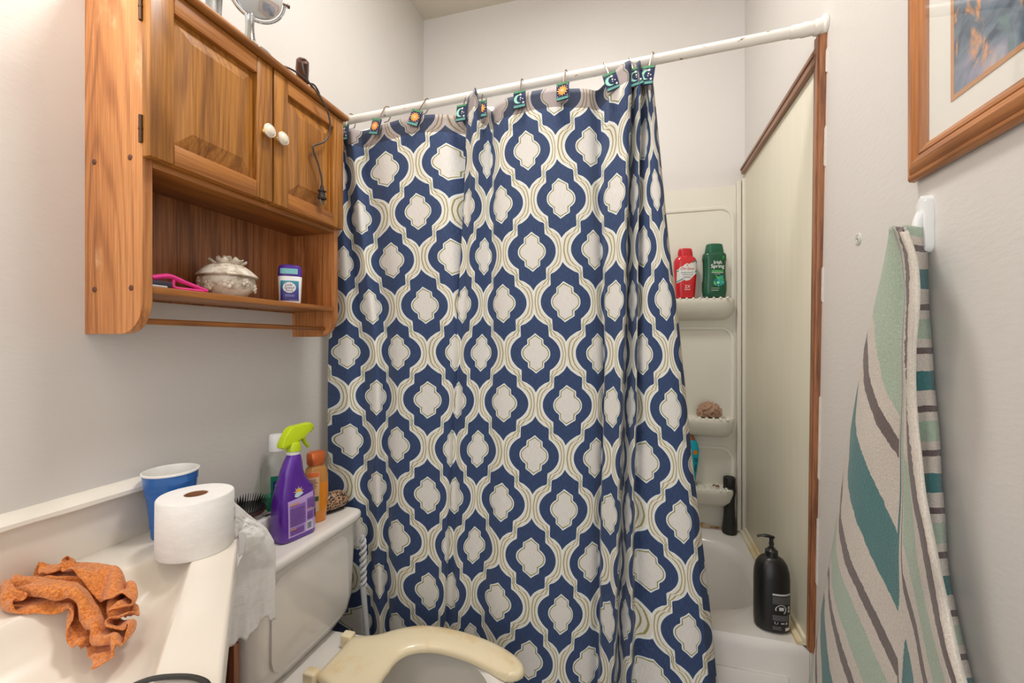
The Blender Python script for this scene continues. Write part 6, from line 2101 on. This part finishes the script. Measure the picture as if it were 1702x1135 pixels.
# towel: rows of section points (left edge, bulge, valley, hem edge, back layer) and stripe positions
TW = [((0.437, 0.887, 1.455), (0.408, 0.866, 1.452), (0.414, 0.850, 1.450), (0.402, 0.800, 1.428), (0.45, 0.854, 1.446), -0.6, -0.56, 0.69, -1.476),
      ((0.437, 0.908, 1.416), (0.408, 0.872, 1.41), (0.424, 0.848, 1.405), (0.402, 0.782, 1.39), (0.45, 0.852, 1.404), -0.503, -0.545, 0.69, -1.228),
      ((0.437, 0.933, 1.367), (0.408, 0.880, 1.36), (0.428, 0.849, 1.356), (0.402, 0.775, 1.346), (0.45, 0.85, 1.355), -0.398, -0.53, 0.69, -0.933),
      ((0.437, 0.959, 1.314), (0.408, 0.880, 1.31), (0.428, 0.85, 1.307), (0.402, 0.774, 1.302), (0.45, 0.847, 1.306), -0.296, -0.52, 0.69, -0.638),
      ((0.437, 0.988, 1.245), (0.408, 0.882, 1.247), (0.428, 0.851, 1.248), (0.402, 0.781, 1.249), (0.45, 0.842, 1.248), -0.144, -0.50, 0.689, -0.284),
      ((0.437, 1.015, 1.173), (0.408, 0.89, 1.186), (0.428, 0.853, 1.188), (0.402, 0.782, 1.195), (0.45, 0.836, 1.191), 0.016, -0.475, 0.684, 0.07),
      ((0.437, 1.036, 1.097), (0.408, 0.895, 1.123), (0.428, 0.854, 1.129), (0.402, 0.779, 1.141), (0.45, 0.826, 1.135), 0.137, -0.361, 0.656, 0.424),
      ((0.437, 1.058, 1.017), (0.408, 0.90, 1.058), (0.428, 0.856, 1.069), (0.402, 0.77, 1.089), (0.45, 0.819, 1.08), 0.238, -0.238, 0.593, 0.778),
      ((0.437, 1.08, 0.934), (0.408, 0.905, 0.992), (0.428, 0.858, 1.009), (0.402, 0.759, 1.04), (0.45, 0.814, 1.026), 0.356, -0.156, 0.513, 1.132),
      ((0.437, 1.111, 0.844), (0.408, 0.914, 0.923), (0.428, 0.86, 0.948), (0.402, 0.745, 0.993), (0.45, 0.81, 0.972), 0.507, -0.074, 0.409, 1.486),
      ((0.437, 1.145, 0.746), (0.408, 0.927, 0.852), (0.428, 0.861, 0.888), (0.402, 0.732, 0.949), (0.45, 0.806, 0.918), 0.702, 0.008, 0.302, 1.84),
      ((0.437, 1.178, 0.645), (0.408, 0.938, 0.779), (0.428, 0.863, 0.827), (0.41, 0.73, 0.901), (0.45, 0.794, 0.87), 1.014, 0.098, 0.174, 2.194),
      ((0.437, 1.209, 0.538), (0.408, 0.95, 0.705), (0.428, 0.865, 0.765), (0.41, 0.713, 0.863), (0.45, 0.778, 0.827), 1.305, 0.211, 0.032, 2.548),
      ((0.437, 1.251, 0.419), (0.408, 0.964, 0.627), (0.428, 0.866, 0.704), (0.41, 0.696, 0.827), (0.45, 0.761, 0.786), 1.551, 0.329, -0.112, 2.902),
      ((0.437, 1.299, 0.289), (0.408, 0.979, 0.545), (0.428, 0.868, 0.642), (0.41, 0.68, 0.793), (0.45, 0.744, 0.749), 1.735, 0.472, -0.262, 3.256)]


def towel_mat():
    m, nt = base_mat('striped_terry', 0.95)
    uv = nt.new('ShaderNodeUVMap', uv_map='stripe')
    sp = nt.new('ShaderNodeSeparateXYZ'); nt.put(sp.inputs[0], uv.outputs[0])
    wob = nt.noise(nt.coord('Object'), 90, 2)
    q = nt.math('ADD', sp.outputs[0], nt.math('MULTIPLY', nt.math('SUBTRACT', wob, 0.5), 0.02))
    q = nt.math('FLOORED_MODULO', q, 1.0)
    cr_, br_, te_, gr_ = rgb(220, 209, 198), rgb(110, 95, 93), rgb(68, 124, 126), rgb(180, 198, 178)
    col = nt.ramp(q, [(0.0, te_), (0.125, cr_), (0.27, br_), (0.335, cr_), (0.42, gr_), (0.62, cr_), (0.70, br_), (0.765, cr_), (0.93, te_)], 'CONSTANT')
    hemc = nt.step(sp.outputs[1], 0.5, 0.02)
    col = nt.mix(hemc, col, rgb(232, 226, 214))
    n1 = nt.noise(nt.coord('Object'), 330, 3, 0.75)
    col = nt.mix(nt.math('MULTIPLY', nt.step(n1, 0.5, 0.2), 0.4), col, nt.mix(1.0, col, rgb(190, 188, 186), 'MULTIPLY'))
    nt.put(nt.bsdf.inputs['Base Color'], col)
    nt.bump(n1, 0.7, 0.004)
    nt.bsdf.inputs['Sheen Weight'].default_value = 0.25
    return m


def make_towel():
    bm = bmesh.new()
    uvl = bm.loops.layers.uv.new('stripe')
    NR = 5
    sects = []
    n = len(TW)
    for i in range(n - 1):
        for k in range(NR):
            t = k / NR
            def g(get):
                a, b, c_, d = get(TW[max(i - 1, 0)]), get(TW[i]), get(TW[i + 1]), get(TW[min(i + 2, n - 1)])
                return cat1(a, b, c_, d, t)
            sects.append([g(lambda r, q=q: Vector(r[q])) for q in range(5)] + [g(lambda r, q=q: r[q]) for q in range(5, 9)])
    sects.append([Vector(TW[-1][q]) for q in range(5)] + list(TW[-1][5:]))
    grid = []
    for si, s in enumerate(sects):
        L_, B_, F_, H_, K_, qL, qF, qF2, qK = s
        row = []
        # front-left panel: back lip, left edge, bulge, valley
        lip = L_ + Vector((0.022, -0.004, 0))
        row.append((lip, qL - 0.02, 0))
        for k in range(13):
            t = k / 12
            p = L_.lerp(F_, t)
            h = math.sin(PI * min(1, t)) ** 1.15 * min(1.0, 0.15 + (L_ - F_).length / 0.24)
            pk = L_.lerp(F_, 0.5)
            p.x = p.x + (B_.x - pk.x) * h
            row.append((p, qL + (qF - qL) * t, 0))
        # valley to the hem edge
        for k in range(1, 9):
            t = k / 8
            p = F_.lerp(H_, t)
            p.x += 0.016 * math.sin(PI * t) * (1 - t) - 0.004 * math.sin(PI * t)
            row.append((p, qF2 + (0.778 - qF2) * t, 0))
        # the white hem and the layer behind it
        e = H_ + Vector((0.002, -0.0025, 0)); row.append((e, 0.778, 1))
        e2 = H_ + Vector((0.006, -0.001, 0)); row.append((e2, 0.778, 1))
        mid = F_ + Vector((0.012, -0.004, 0)); row.append((mid, qK - 0.02, 0))
        for k in range(1, 6):
            t = k / 5
            p = mid.lerp(K_, t)
            p.x = mid.x + (K_.x - mid.x) * t
            row.append((p, qK, 0))
        row.append((K_ + Vector((0.014, 0.006, 0)), qK, 0))
        out = []
        for j, (p, q, hm_) in enumerate(row):
            p = p + Vector((0.004 * noise.noise((j * 0.35, si * 0.09, 3)), 0.004 * noise.noise((j * 0.4, si * 0.1, 9)), 0))
            p.x = min(p.x, XR - 0.003)
            out.append((bm.verts.new(p), q, hm_))
        grid.append(out)
    for a, b in zip(grid[:-1], grid[1:]):
        for j in range(len(a) - 1):
            qd = (a[j], a[j + 1], b[j + 1], b[j])
            f = bm.faces.new([v[0] for v in qd])
            f.smooth = True
            hemf = 1 if (a[j][2] and a[j + 1][2]) or False else 0
            for lp_, v in zip(f.loops, qd):
                lp_[uvl].uv = (v[1], 1.0 if hemf else 0.0)
    bmesh.ops.recalc_face_normals(bm, faces=bm.faces)
    me = bpy.data.meshes.new('bath_towel')
    bm.to_mesh(me); bm.free()
    me.materials.append(towel_mat())
    o = bpy.data.objects.new('bath_towel', me)
    C.objects.link(o)
    so = o.modifiers.new('terry_thickness', 'SOLIDIFY'); so.thickness = 0.004; so.offset = 0
    return o


tw_ = make_towel()
tag(tw_, 'striped bath towel in teal, sage, brown and cream hanging from the wall hook', 'towel')
